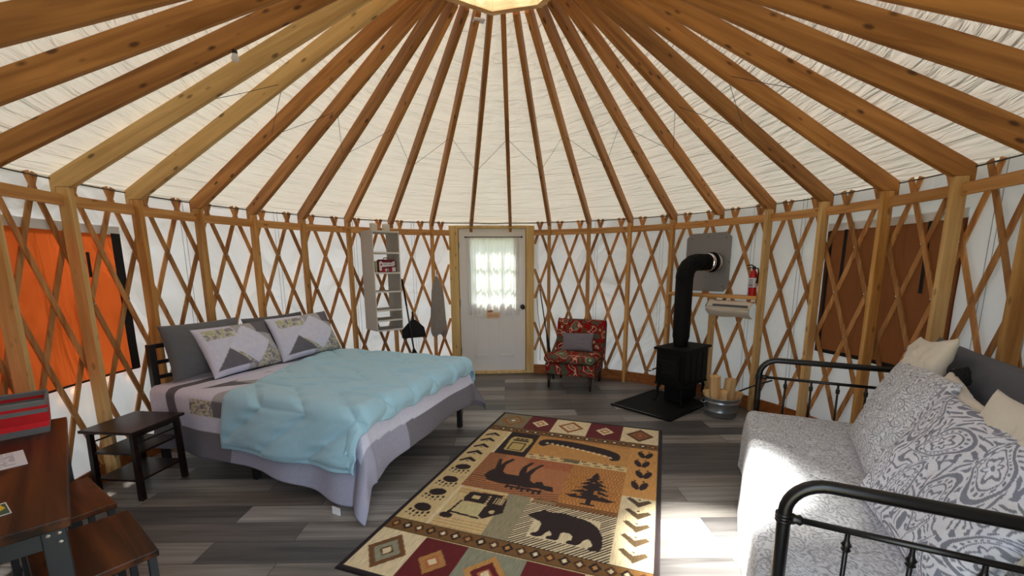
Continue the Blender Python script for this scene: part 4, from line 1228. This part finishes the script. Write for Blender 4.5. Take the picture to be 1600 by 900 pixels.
# local x along E1 (0 near .. 2 far), local y = -dep
BMt = M['blackmetal']
def arm(x):
    a_ = MB()
    def q(d_, z_): return (x, -d_, z_)
    pts = [q(0, .001), q(0, .74)]
    for k in range(1, 9):
        t = PI / 2 * k / 8; pts.append(q(.115 - .115 * math.cos(t), .745 + .115 * math.sin(t)))
    pts += [q(.3, .86), q(.6, .86), q(.84, .86)]
    for k in range(1, 9):
        t = PI / 2 * k / 8; pts.append(q(.84 + .115 * math.sin(t), .86 - .115 + .115 * math.cos(t)))
    pts += [q(.955, .5), q(.955, .001)]
    a_.tube(pts, .0205, BMt, 14)
    o = a_.build('arm_frame', db, True)
    r_ = MB(); r_.tube([q(0, .727), q(.955, .727)], .0105, BMt, 10)
    r_.tube([q(0, .30), q(.955, .30)], .0105, BMt, 10)
    for d_ in (.0, .955):
        for zz in (.738, .727, .716, .31, .30, .29): r_.tube([q(d_ - .001, zz - .004), q(d_ - .001, zz + .004)], .0255, BMt, 12)
        s_ = 1 if d_ == 0 else -1
        r_.lathe([(.010, 0), (.019, .006), (.014, .016), (.018, .026), (.010, .036)], BMt, 12, M4(q(d_ + s_ * .018, .727), x=(0, 0, 1), z=(0, -s_, 0)))
    r_.build('cross_rail', db, True)
    for d_ in (.17, .325, .48, .635, .79):
        sp = MB(); sp.tube([q(d_, .30), q(d_, .727)], .007, BMt, 8)
        sp.lathe([(.007, .655), (.014, .663), (.010, .672), (.015, .680), (.009, .690), (.007, .70)], BMt, 12, Matrix.Translation((x, -d_, 0)))
        sp.build('spindle', db, True)
arm(-.03); arm(2.02)
# back frame
m = MB()
m.tube([(-.03, -.965, .86), (.0, -.965, .93), (.15, -.965, .96), (1.0, -.965, .965), (1.84, -.965, .96), (1.99, -.965, .93), (2.02, -.965, .86)], .0165, BMt, 12)
m.tube([(-.03, -.965, .727), (2.02, -.965, .727)], .0105, BMt, 10); m.tube([(-.03, -.965, .30), (2.02, -.965, .30)], .0105, BMt, 10)
m.build('back_frame', db, True)
for k in range(1, 10): MB().tube([(-.03 + k * .205, -.965, .30), (-.03 + k * .205, -.965, .96)], .007, BMt, 8).build('spindle', db, True)
m = MB(); m.box(-.02, 2.01, -.95, -.0, .20, .24, BMt); m.build('side_rails', db, bevel=.004)
m = MB(); m.box(.0, 1.97, -.945, -.005, .245, .455, M['whitecloth']); m.build('mattress', db, bevel=.04)
# paisley coverlet
S_, T_, rho, X, Y, Z_ = drape(-.40, 2.16, -.50, .95, 2.0, .95, .475, 520, 300, rad=.06, flare=.07, wave=.012, wf=(7, 8), seed=3)
# fold down at the far end as well
over = np.clip(S_ - 1.97, 0, None); X = np.where(S_ > 1.97, 1.97 + .018 * np.sin(np.clip(over / .02, 0, 1.57)), X); Z_ = np.where(S_ > 1.97, np.minimum(Z_, .475 - over), Z_)
X = np.where(S_ < 0, np.maximum(X, -.006), X)
Z_ += .009 * vnoise(S_ * 4 + 3, T_ * 4 + 3, 8) * (rho == 0)
P = np.stack([X, -Y, Z_], 2)[:, ::-1]
q = grid('coverlet', P, M['sham'], np.stack([S_, T_], 2)[:, ::-1], paisley_col(S_ + 5, T_ + 5, .135, (168, 171, 178), (222, 224, 230), 6)[:, ::-1], solid=.008)
q.location = db.location; q.rotation_euler = db.rotation_euler
tag(q, 'white and grey paisley coverlet spread over the daybed mattress', 'coverlet')
# cushions
E1v = Vector((E1[0], E1[1], 0)); E2v = Vector((E2[0], E2[1], 0))
def dpt(l, d_, z_): return v3(N1 + E1 * l + E2 * d_, z_)
def cush(name, mat, l, d_, z_, w, h, t, deg, turn, spin, label, **k):
    """turn: yaw off the daybed axis; spin: rotation in the pillow's own plane"""
    xd = (E1v * math.cos(R(turn)) + E2v * math.sin(R(turn))).normalized(); bk = Vector((xd.y, -xd.x, 0))
    xv, yv, zv = lean(xd, bk, deg)
    Mx = M4(dpt(l, d_, z_), x=xv, y=yv) @ Matrix.Rotation(R(spin), 4, 'Z')
    return pillow(name, mat, Mx, w, h, t, label, **k)
cush('bolster', M['darkgreyfab'], 1.32, .850, .84, 1.10, .56, .14, 12, 0, 0, 'large dark grey back cushion behind the cream cushions', cat='cushion', seed=12, pinch=.03)
cush('throw_pillow', M['cream'], 1.45, .715, .945, .56, .46, .13, 16, 4, 8, 'cream velvet throw pillow standing farthest along the daybed', group='cream throw pillows', seed=14, pinch=.14, wr=.018)
cush('throw_pillow', M['cream'], .93, .66, .83, .50, .42, .12, 20, 2, -8, 'crumpled cream throw pillow in the middle of the daybed', group='cream throw pillows', seed=17, pinch=.12, wr=.032)
cush('throw_pillow', M['cream'], .38, .66, .86, .48, .50, .13, 16, -4, 4, 'cream throw pillow at the near end of the daybed', group='cream throw pillows', seed=19, pinch=.12, wr=.016)
cush('fur_cushion', M['black_fur'], 1.10, .750, 1.00, .14, .14, .06, 12, 0, 20, 'small black furry cushion peeking out between cream pillow and grey cushion', cat='cushion', seed=30, pinch=.05, wr=.02)
pc1 = lambda U, V: paisley_col(U * .42 + 5, V * .30 + 5, .125, (150, 153, 162), (226, 228, 234), 4)
pc2 = lambda U, V: paisley_col(U * .43 + 5, V * .30 + 5, .24, (138, 141, 156), (228, 230, 240), 9)
cush('paisley_sham', M['sham'], 1.28, .60, .755, .84, .62, .17, 22, 4, 0, 'paisley pillow leaning at the far half of the daybed', group='paisley shams on the daybed', seed=22, pinch=.07, colf=pc1, nres=250)
cush('paisley_sham', M['sham'], .46, .55, .735, .86, .60, .17, 26, -4, 0, 'large-print paisley pillow leaning at the near half of the daybed', group='paisley shams on the daybed', seed=25, pinch=.07, colf=pc2, nres=250)

# ================================================================== STOVE
hp_a = Vector((.64, -.77, 0)).normalized(); hp_b = Vector((.77, .64, 0)).normalized()
hl = Vector((1.196, 1.448, 0))
hp = empty('hearth_pad', hl + hp_a * .36 + hp_b * .44, math.atan2(hp_b.y, hp_b.x), 'square black hearth pad under the wood stove', 'hearth pad')
m = MB(); m.box(-.44, .44, -.36, .36, .001, .018, M['castiron']); m.build('pad', hp, bevel=.003)
m = MB()
for (x0_, x1_, y0_, y1_) in ((-.44, .44, -.36, -.34), (-.44, .44, .34, .36), (-.44, -.42, -.34, .34), (.42, .44, -.34, .34)): m.box(x0_, x1_, y0_, y1_, .018, .022, M['blackmetal'])
m.build('pad_edge', hp)
stv_c = Vector((1.70, 1.545, 0)) + hp_a * .18 + hp_b * .29
st = empty('wood_stove', stv_c, math.atan2(hp_b.y, hp_b.x), 'black cast iron wood stove on curved legs', 'stove')
# local x along b (long side), local y = 90deg left of b  -> -a
CI = M['castiron']
m = MB(); m.box(-.275, .275, -.165, .165, .24, .625, CI); m.build('firebox', st, bevel=.008)
m = MB(); m.box(-.30, .30, -.19, .19, .625, .65, CI); m.box(-.285, .285, -.175, .175, .225, .24, CI); m.build('top_plate', st, bevel=.004)
for sx in (-1, 1):
    for sy in (-1, 1):
        m = MB(); m.tube([(sx * .235, sy * .13, .235), (sx * .25, sy * .145, .17), (sx * .245, sy * .14, .10), (sx * .265, sy * .155, .04), (sx * .285, sy * .172, .026)], [.022, .017, .012, .011, .016], CI, 10)
        m.build('leg', st, True)
m = MB(); m.box(-.298, -.276, -.125, .125, .30, .57, CI)      # door at the narrow end facing into the room
m.box(-.304, -.298, -.085, .085, .36, .52, M['blackmetal']); dr = m.build('stove_door', st, bevel=.004)
m = MB(); m.tube([(-.30, .11, .43), (-.335, .115, .43), (-.355, .12, .42), (-.365, .16, .40)], .008, CI, 8); m.tube([(-.365, .15, .405), (-.375, .20, .385)], .013, M['chrome'], 8); m.build('handle', dr, True)
m = MB()
for x_ in (-.27, -.135, 0, .135): m.box(x_ + .012, x_ + .118, -.171, -.165, .28, .59, CI)
m.box(-.18, .18, -.10, .10, .03, .225, CI)
m.build('heat_shield', st, bevel=.004)
# pipe
pa = R(52.3); pw = Vector(pol(1, pa)); pc = Vector((1.995, 1.565, 0)); plate_c = Vector(pol(2.965, pa, 1.585))
thim = Vector(pol(2.965, R(54.6), 1.585))
dirp = Vector((thim.x - pc.x, thim.y - pc.y, 0)).normalized()
sp = empty('stove_pipe', (pc.x, pc.y, .65), 0, 'black stovepipe rising from stove and elbowing into the wall', 'stove pipe')
def loc_(v): return Vector(v) - Vector((pc.x, pc.y, .65))
m = MB()
m.lathe([(.075, .652 - .65), (.080, .665 - .65), (.080, .72 - .65), (.090, .76 - .65), (.091, 1.42 - .65)], CI, 28)
m.build('upright_pipe', sp, True)
m = MB(); rb = .16; pts = [Vector((0, 0, .765))]
zc = 1.585 - rb - .65
for k in range(0, 5):
    t = PI / 2 * k / 4
    pts.append(Vector((0, 0, zc)) + dirp * (rb - rb * math.cos(t)) + Z * (rb * math.sin(t)))
m.tube(pts, .094, CI, 28); m.build('elbow', sp, False)
Ld = (Vector((thim.x, thim.y, 0)) - pc).length
m = MB(); m.tube([dirp * (rb - .005) + Z * .935, dirp * (Ld - .14) + Z * .935], .092, CI, 28); m.build('horizontal_pipe', sp, True)
m = MB()
for (f0, f1, rr_, mt_) in ((Ld - .14, Ld - .085, .100, 'chrome'), (Ld - .085, Ld - .065, .112, 'castiron'), (Ld - .065, Ld - .004, .103, 'chrome')):
    m.tube([dirp * f0 + Z * .935, dirp * f1 + Z * .935], rr_, M[mt_], 28)
m.build('collar', sp, True)['label'] = 'shiny steel collars at the wall end'
# flashing plate
fp = empty('wall_flashing', plate_c, -pa, 'grey metal wall plate with clipped corners behind the stovepipe', 'wall plate')
w_, h_, c_ = .262, .33, .055
out = [(-w_ + c_, -h_), (w_ - c_, -h_), (w_, -h_ + c_), (w_, h_ - c_), (w_ - c_, h_), (-w_ + c_, h_), (-w_, h_ - c_), (-w_, -h_ + c_)]
m = MB(); m.prism(out, -.012, -.004, M['flashing'], M4((0, 0, 0), x=(1, 0, 0), y=(0, 0, 1))); m.build('plate', fp, bevel=.001)
m = MB()
for (x_, z_) in ((0, .29), (0, -.17), (-.25, 0), (.25, 0), (-.2, .27), (.2, .27), (-.2, -.27), (.2, -.27)):
    m.lathe([(.006, 0), (.005, .003), (.002, .004)], M['gunmetal'], 8, M4((x_, .004 - .016 + .016, z_), x=(1, 0, 0), z=(0, -1, 0)))
m.build('screws', fp)

# narrow shelf between posts behind the stove
A0, A1 = ang_of(13) + .007, ang_of(15) - .007
p0, p1 = Vector(pol(2.93, A0)), Vector(pol(2.93, A1)); mid = (p0 + p1) / 2; Lh = (p1 - p0).length / 2
shf = empty('wall_shelf', (mid.x, mid.y, 1.215), -(A0 + A1) / 2, 'narrow pine shelf board between posts behind the stovepipe', 'shelf')
MB().box(-Lh, Lh, -.07, .05, -.019, .019, M['rail']).build('shelf_board', shf, bevel=.002)
am = (A0 + A1) / 2; tx_ = Vector((math.cos(am), -math.sin(am), 0)); ny_ = Vector(pol(-1, am))
# fire extinguisher
fe_l = mid + tx_ * (Lh - .075) + ny_ * (.010)
fe = empty('fire_extinguisher', (fe_l.x, fe_l.y, 1.2345), -am, 'small red fire extinguisher standing on the narrow wall shelf', 'fire extinguisher')
MB().lathe([(.036, 0), (.038, .006), (.038, .20), (.035, .23), (.024, .252), (.016, .258), (.016, .268)], M['red'], 24).build('cylinder', fe, True)
MB().lathe([(.0388, .085), (.0388, .185)], M['paper'], 24).build('label_band', fe, True)['label'] = 'white paper label'
m = MB()
for j in range(5): m.box(-.020, .016, -.0400, -.0392, .10 + j * .016, .106 + j * .016, M['hemblack'])
m.build('label_text', fe)
m = MB(); m.lathe([(.014, .266), (.017, .272), (.017, .295), (.010, .30)], M['blackmetal'], 16)
m.tube([(.01, 0, .295), (-.03, 0, .318), (-.075, 0, .312)], .006, M['blackmetal'], 8); m.tube([(.01, 0, .288), (-.03, 0, .290), (-.065, 0, .275)], .005, M['blackmetal'], 8)
m.build('valve_handle', fe, True)
m = MB(); m.tube([(.012, -.005, .285), (.045, -.01, .28), (.052, -.012, .24), (.050, -.02, .18), (.046, -.02, .13)], [.007, .007, .007, .008, .011], M['hemblack'], 10); m.build('hose', fe, True)
# canvas sling hanging under the shelf
sl_l = mid + tx_ * (Lh - .27)
sl_ = empty('canvas_sling', (sl_l.x, sl_l.y, 1.19), -am, 'cream canvas roll hanging on rods under the narrow wall shelf', 'roll')
n1 = 40; u = np.linspace(-.235, .235, n1); v = np.linspace(0, 1, 30); U, V = np.meshgrid(u, v, indexing='ij')
yy = -.045 - .075 * np.sin(V * PI) + .006 * np.sin(U * 30 + V * 5); zz = -.02 - .17 * V + .004 * np.sin(U * 22)
P = np.stack([U, yy, zz], 2); P[..., 1] = np.where(V > .5, -.045 - .095 * np.sin(V * PI) + .01 * np.sin(U * 18), P[..., 1])
grid('canvas_pouch', P, M['cream'], P[..., [0, 2]], parent=sl_, solid=.006)
m = MB(); m.tube([(-.26, -.05, -.026), (.245, -.05, -.026)], .009, M['rail'], 10); m.tube([(-.20, -.135, -.085), (.235, -.135, -.085)], .010, M['cream'], 10)
m.build('rod', sl_, True)
MB().box(-.15, .22, -.143, -.128, -.082, -.055, M['darkgreyfab']).build('slot', sl_)
MB().tube([(-.25, -.05, -.03), (-.27, -.07, -.09), (-.22, -.08, -.13), (-.16, -.10, -.10)], .004, M['hemblack'], 6).build('cord', sl_, True)

# galvanised tub with firewood
tubc = Vector((2.265, 1.10, 0))
tub = empty('galvanised_tub', tubc, 0, 'galvanised steel tub of firewood beside the wood stove', 'tub')
prof = [(.135, .001), (.150, .012), (.156, .06), (.160, .062), (.160, .068), (.158, .072), (.166, .15), (.170, .152), (.170, .160), (.168, .162), (.175, .20), (.181, .205), (.181, .212), (.172, .210), (.166, .15), (.150, .03), (.001, .028)]
MB().lathe(prof, M['galv'], 40).build('tub_body', tub, True)
m = MB(); hx = .18
for s_ in (-1, 1): m.tube([(s_ * .172, -.04, .17), (s_ * .20, -.035, .15), (s_ * .20, .035, .15), (s_ * .172, .04, .17)], .005, M['galv'], 8)
m.build('handle', tub, True)
random.seed(21)
logs = [(-.085, -.02, .43, .060, 5, 2, 'left-leaning tall split log in the steel tub'), (-.03, .05, .41, .055, 3, -4, 'tall split log at the back of the steel tub'),
        (.065, -.03, .40, .062, -3, 2, 'tall split log right of centre in the steel tub'), (.085, .05, .37, .055, -8, -3, 'split log leaning against the tub rim away from the stove'),
        (-.02, -.08, .29, .050, 2, 8, 'short split log at the front of the steel tub'), (.12, -.04, .27, .045, -14, 6, 'short log tilted out over the right rim of the steel tub'), (-.12, .03, .27, .045, 14, 0, 'short log tilted out over the rim nearest the stove')]
for (x_, y_, h_, r_, tx2, ty2, lb) in logs:
    m = MB(); n = 5; rr_ = [r_ * random.uniform(1.05, 1.35) for _ in range(n)]
    a0_ = random.uniform(0, 6)
    pts = [(rr_[k] * math.cos(a0_ + 2 * PI * k / n) * .78, rr_[k] * math.sin(a0_ + 2 * PI * k / n) * .78) for k in range(n)]
    m.prism(pts, .0, h_ - .035, M['firewood'])
    o = m.build('firewood_log', None, bevel=.003); o.location = tubc + Vector((x_ * .8, y_ * .8, .035)); o.rotation_euler = (R(ty2), R(-tx2), 0)
    tag(o, lb, 'log', 'split logs in the steel tub')
# poker
m = MB(); m.tube([Vector((2.42, 1.26, .16)), Vector((2.62, 1.20, .27)), Vector((2.80, 1.13, .36))], .009, M['blackmetal'], 8)
m.tube([Vector((2.40, 1.267, .148)), Vector((2.46, 1.247, .185))], .016, M['blackmetal'], 8)
m.tube([Vector((2.42, 1.26, .16)), Vector((2.41, 1.27, .02)), Vector((2.42, 1.26, .001))], .007, M['blackmetal'], 8)
tag(m.build('fire_poker', None, True), 'black fire poker leaning against the wall behind the steel tub', 'poker')

# ================================================================== SLIPPER CHAIR
wv_ = Vector((.906, -.423, 0)); bv_ = Vector((.423, .906, 0))
FRc = Vector((1.085, 1.905, 0)); cc_ = FRc - wv_ * .32 + bv_ * .31
ch = empty('slipper_chair', cc_, math.atan2(wv_.y, wv_.x), 'armless chair in red and green floral fabric beside the white door', 'chair')
# local x = width (to the right), y = back
FL_ = M['floral']
def rbox(name, x0, x1, y0, y1, z0, z1, mat, par, bv=.04, sub=0):
    o = MB().box(x0, x1, y0, y1, z0, z1, mat).build(name, par, bevel=bv)
    o.modifiers['bevel'].segments = 5
    for p_ in o.data.polygons: p_.use_smooth = True
    return o
rbox('seat_base', -.315, .315, -.30, .28, .185, .335, FL_, ch, .02)
o = rbox('seat_cushion', -.325, .325, -.345, .20, .34, .445, FL_, ch, .05)
m = MB(); 
prof = [(.19, .30), (.205, .44), (.235, .62), (.27, .80), (.31, .845), (.365, .83), (.385, .78), (.36, .55), (.32, .30)]
n = len(prof); W_ = .335
vs = [(-W_, y_, z_) for y_, z_ in prof] + [(W_, y_, z_) for y_, z_ in prof]
m.add(vs, [tuple(range(n)), tuple(range(n, 2 * n))[::-1]] + [(i, (i + 1) % n, n + (i + 1) % n, n + i) for i in range(n)], FL_)
o = m.build('backrest', ch, bevel=.025); o.modifiers['bevel'].segments = 4
for p_ in o.data.polygons: p_.use_smooth = True
m = MB()
for sx in (-1, 1): m.tube([(sx * .318, y_, z_) for y_, z_ in prof[:7]], .006, FL_, 6)
m.build('piping', ch, True)
for (x_, y_) in ((-.27, -.25), (.27, -.25), (-.27, .27), (.27, .27)):
    MB().tube([(x_, y_, .186), (x_ * 1.01, y_ * 1.02, .001)], [.026, .014], M['leg_dark'], 10).build('leg', ch, True)
lc = ch.matrix_world
mt = Matrix.Translation(cc_) @ Matrix.Rotation(math.atan2(wv_.y, wv_.x), 4, 'Z')
yv = Vector((0, math.sin(R(24)), math.cos(R(24))))
Mx = mt @ M4((.0, .105, .555), x=(1, 0, .05), y=yv)
pillow('lumbar_pillow', M['cushion_grey'], Mx, .44, .26, .12, 'plain slate grey lumbar pillow on the floral chair', seed=33, pinch=.08)
# broom behind the chair
pA_ = Vector(pol(2.93, R(9.9), 1.24)); pB_ = Vector(pol(2.80, R(12.2), .62))
br = empty('snow_brush', pB_, 0, 'thin black handled tool leaning beside the door frame behind the chair', 'tool')
m = MB(); m.tube([pA_ - pB_, Vector((0, 0, 0))], .008, M['gunmetal'], 8); m.build('handle', br, True)
dd = (pB_ - pA_).normalized()
m = MB(); m.tube([Vector((0, 0, 0)), dd * .10, dd * .64], [.010, .020, .018], M['hemblack'], 10); m.build('head', br, True)
m = MB(); m.tube([pol(2.955, R(9.0), 1.2), pol(2.94, R(9.4), .9), pol(2.93, R(10.2), .6), pol(2.95, R(10.0), .2)], .004, M['hemblack'], 6)
tag(m.build('black_cord', None, True), 'thin black cord hanging down the wall beside the door frame', 'cord')

# ================================================================== HANGING ORGANIZER
oc = Vector(pol(2.64, R(-34.9), 0))
orz = R(33.0) + R(8)
og = empty('hanging_organizer', (oc.x, oc.y, .79), orz, 'pale grey hanging fabric organizer with open shelves on the lattice', 'organizer')
# local x right, y outwards (to the wall), z up
OG = M['organizer']; OE = M['organizer_edge']; hw, dp, Hh = .165, .165, 1.20
for sx in (-1, 1):
    MB().box(sx * hw - .004, sx * hw + .004, -dp, dp, 0, Hh, OG).build('side_panel', og)
MB().box(-hw, hw, dp - .003, dp + .003, .0, Hh - 0, OG).build('back_panel', og) if False else None
zsh = [1.976, 1.728, 1.490, 1.264, 1.041, .917, .797]
for zz in zsh:
    MB().box(-hw + .004, hw - .004, -dp, dp - .004, zz - .79 - .010, zz - .79 + .004, OG).build('shelf', og)
m = MB()
for zz in zsh: m.box(-hw, hw, -dp - .006, -dp, zz - .79 - .012, zz - .79 + .008, OE)
m.box(-hw - .005, -hw + .003, -dp - .006, -dp, 0, Hh, OE); m.box(hw - .003, hw + .005, -dp - .006, -dp, 0, Hh, OE)
m.build('piping', og)
m = MB(); m.box(-hw, hw, -dp - .004, -dp + .002, .127 + .008, .127 + .05, OE) if False else None
m = MB()
for sx in (-.07, .09): m.box(sx - .035, sx + .035, -.03, .03, Hh - .002, Hh + .085, OE); 
m.build('hanging_loop', og)
m = MB(); m.tube([Vector(pol(2.80, R(-42.0), 2.030)), Vector(pol(2.80, R(-25.5), 2.030))], .011, M['rail'], 10)
m.tube([Vector(pol(2.80, R(-41.6), 2.030)), Vector(pol(2.93, R(-41.8), 2.030))], .009, M['rail'], 8); m.tube([Vector(pol(2.80, R(-26.0), 2.030)), Vector(pol(2.93, R(-25.8), 2.030))], .009, M['rail'], 8)
tag(m.build('hanging_rod', None, True), 'wooden rod carrying the grey fabric organizer under the rail', 'rod')
# first-aid case and books on the second shelf
def oworld(x, y, z): return Vector((oc.x, oc.y, .79)) + Matrix.Rotation(orz, 3, 'Z') @ Vector((x, y, z))
fa = empty('first_aid_kit', oworld(.035, -.06, 1.4955 - .79), orz, 'red and white first aid case in the fabric organizer', 'first aid kit')
W2, H2 = .115, .155
out = [(-W2, .015), (-W2 + .015, 0), (W2 - .015, 0), (W2, .015), (W2 + .002, H2 - .03), (W2 - .03, H2), (-W2 + .03, H2), (-W2 - .002, H2 - .03)]
MB().prism(out, -.04, .04, M['maroon'], M4((0, 0, 0), x=(1, 0, 0), y=(0, 0, 1))).build('case', fa, bevel=.006)
fm = M4((0, -.0405, 0), x=(1, 0, 0), y=(0, 0, 1))
m = MB(); m.prism([(-.105, .02), (-.075, .02), (-.072, .065), (.085, .075), (.100, .09), (.100, .125), (.085, .137), (.060, .118), (-.060, .118), (-.085, .137), (-.105, .12)], 0, .0012, M['paper'], fm)
m.prism([(.06, .008), (.105, .012), (.105, .062), (.06, .058)], 0, .0012, M['paper'], fm)
m.build('white_label', fa)
m = MB(); m.box(-.094, -.064, .088, .098, .0012, .0022, M['red'], fm); m.box(-.084, -.074, .078, .108, .0012, .0022, M['red'], fm)
m.box(.072, .088, .098, .104, .0012, .0022, M['red'], fm); m.box(.077, .083, .093, .109, .0012, .0022, M['red'], fm); m.build('cross', fa)
fc = bpy.data.curves.new('lettering', 'FONT'); fc.body = 'FIRST AID'; fc.size = .026; fc.extrude = .0005; fc.materials.append(M['maroon'])
ft = bpy.data.objects.new('lettering', fc); C.objects.link(ft); dg = bpy.context.evaluated_depsgraph_get(); dg.update()
fme = bpy.data.meshes.new_from_object(ft.evaluated_get(dg)); bpy.data.objects.remove(ft)
fo = bpy.data.objects.new('lettering', fme); C.objects.link(fo); fo.parent = fa; fo.matrix_local = M4((-.055, -.0425, .088), x=(1, 0, 0), y=(0, 0, 1))
m = MB(); 
for j in range(4): m.box(-.055 + j * .026, -.035 + j * .026, .012, .045, .0, .0012, M[['redbright', 'paper', 'galv', 'redcloth'][j]], fm)
m.build('contents_window', fa)
MB().tube([(-.035, -.01, H2), (-.03, -.01, H2 + .018), (.03, -.01, H2 + .018), (.035, -.01, H2)], .005, M['maroon'], 8).build('handle', fa, True)
bp_ = oworld(-.112, -.06, 1.4955 - .79)
o = MB().box(-.012, .012, -.05, .05, 0, .135, M['sage']).build('book', None, bevel=.002); o.location = bp_; o.rotation_euler = (0, 0, orz)
tag(o, 'thin sage green book beside the first aid case', 'book')
bp_ = oworld(-.140, -.045, 1.4955 - .79)
o = MB().box(-.010, .010, -.05, .05, 0, .150, M['green']).build('book', None, bevel=.002); o.location = bp_; o.rotation_euler = (0, 0, orz)
tag(o, 'dark green book at the side of the organizer shelf with the first aid case', 'book')

# ================================================================== BROOM + DUSTPAN, APRON
def wallpt(a_deg, z, r=2.92): return Vector(pol(r, R(a_deg), z))
a_b = -25.6
dp_c = wallpt(-25.4, .72, 2.90)
dpn = empty('dustpan', dp_c, R(24.6), 'black dustpan hanging beside the fabric organizer', 'dustpan')
m = MB(); out = [(-.165, -.11), (.165, -.10), (.145, .02), (.06, .10), (.02, .13), (-.02, .13), (-.07, .09), (-.155, -.0)]
m.prism(out, -.0, .014, M['hemblack'], M4((0, 0, 0), x=(1, 0, 0), y=(0, 0, 1)))
m.box(-.16, .16, -.07, -.014, -.11, -.098, M['hemblack']); m.build('pan', dpn, bevel=.003)
MB().tube([(0, -.007, .12), (-.012, -.007, .24)], [.014, .010], M['hemblack'], 10).build('handle', dpn, True)
q0 = wallpt(-27.9, 1.40, 2.90); q1 = wallpt(-25.9, .46, 2.84)
bb = empty('broom', q1, 0, 'slim broom handle hanging diagonally in front of the dustpan', 'broom')
L3 = q0 - q1
MB().tube([L3 * 0.0, L3 * .62], .011, M['gunmetal'], 10).build('pole', bb, True)
MB().tube([L3 * .62, L3 * .98, L3 * 1.0], [.012, .014, .012], M['hemblack'], 10).build('grip', bb, True)
m = MB(); m.tube([L3 * 0.0 , L3 * -.10, L3 * -.26], [.014, .05, .085], M['hemblack'], 12); m.build('bristle_head', bb, True)
# apron
ap = empty('apron', wallpt(-18.6, 1.43, 2.91), R(18.6), 'grey-brown apron hanging in folds beside the door frame', 'apron')
n1, n2 = 60, 40
t = np.linspace(0, 1, n1); q = np.linspace(0, 2 * PI, n2)
TT, QQ = np.meshgrid(t, q, indexing='ij')
wd = np.interp(TT, [0, .08, .25, .5, .8, .97, 1], [.014, .045, .080, .092, .112, .112, .105]); dpp = np.interp(TT, [0, .1, .5, 1], [.008, .02, .032, .030])
fold = 1 + .22 * np.sin(QQ * 7 + TT * 3) * np.clip(TT * 2, 0, 1)
P = np.stack([wd * np.cos(QQ) * (1 + .05 * np.sin(QQ * 5 + TT * 7)) - .004 + .012 * TT, dpp * np.sin(QQ) * fold - .02, -TT * (.80 + .03 * np.sin(QQ * 2))], 2)
grid('apron_cloth', P[:, ::-1], M['apron'], np.stack([QQ, TT], 2), parent=ap)
MB().tube([(0, -.015, 0), (-.006, -.01, .06), (0, .0, .11), (.008, -.01, .06), (0, -.015, 0)], .004, M['apron'], 6).build('strap', ap, True)
MB().tube([(0, .03, .105), (0, -.005, .105), (0, -.02, .12)], .004, M['gunmetal'], 6).build('hook', ap, True)

# small lamp clipped under a left rafter
lp = rafter_pt(-1, 1.62, -.012)
sl2 = empty('clip_light', lp, 0, 'tiny white bulb fitting under a left rafter', 'light')
MB().lathe([(.004, -.05), (.018, -.045), (.022, -.03), (.016, -.012), (.010, 0)], M['white'], 14).build('bulb', sl2, True)
MB().lathe([(.012, -.012), (.014, .0), (.014, .012)], M['gunmetal'], 12).build('socket', sl2, True)
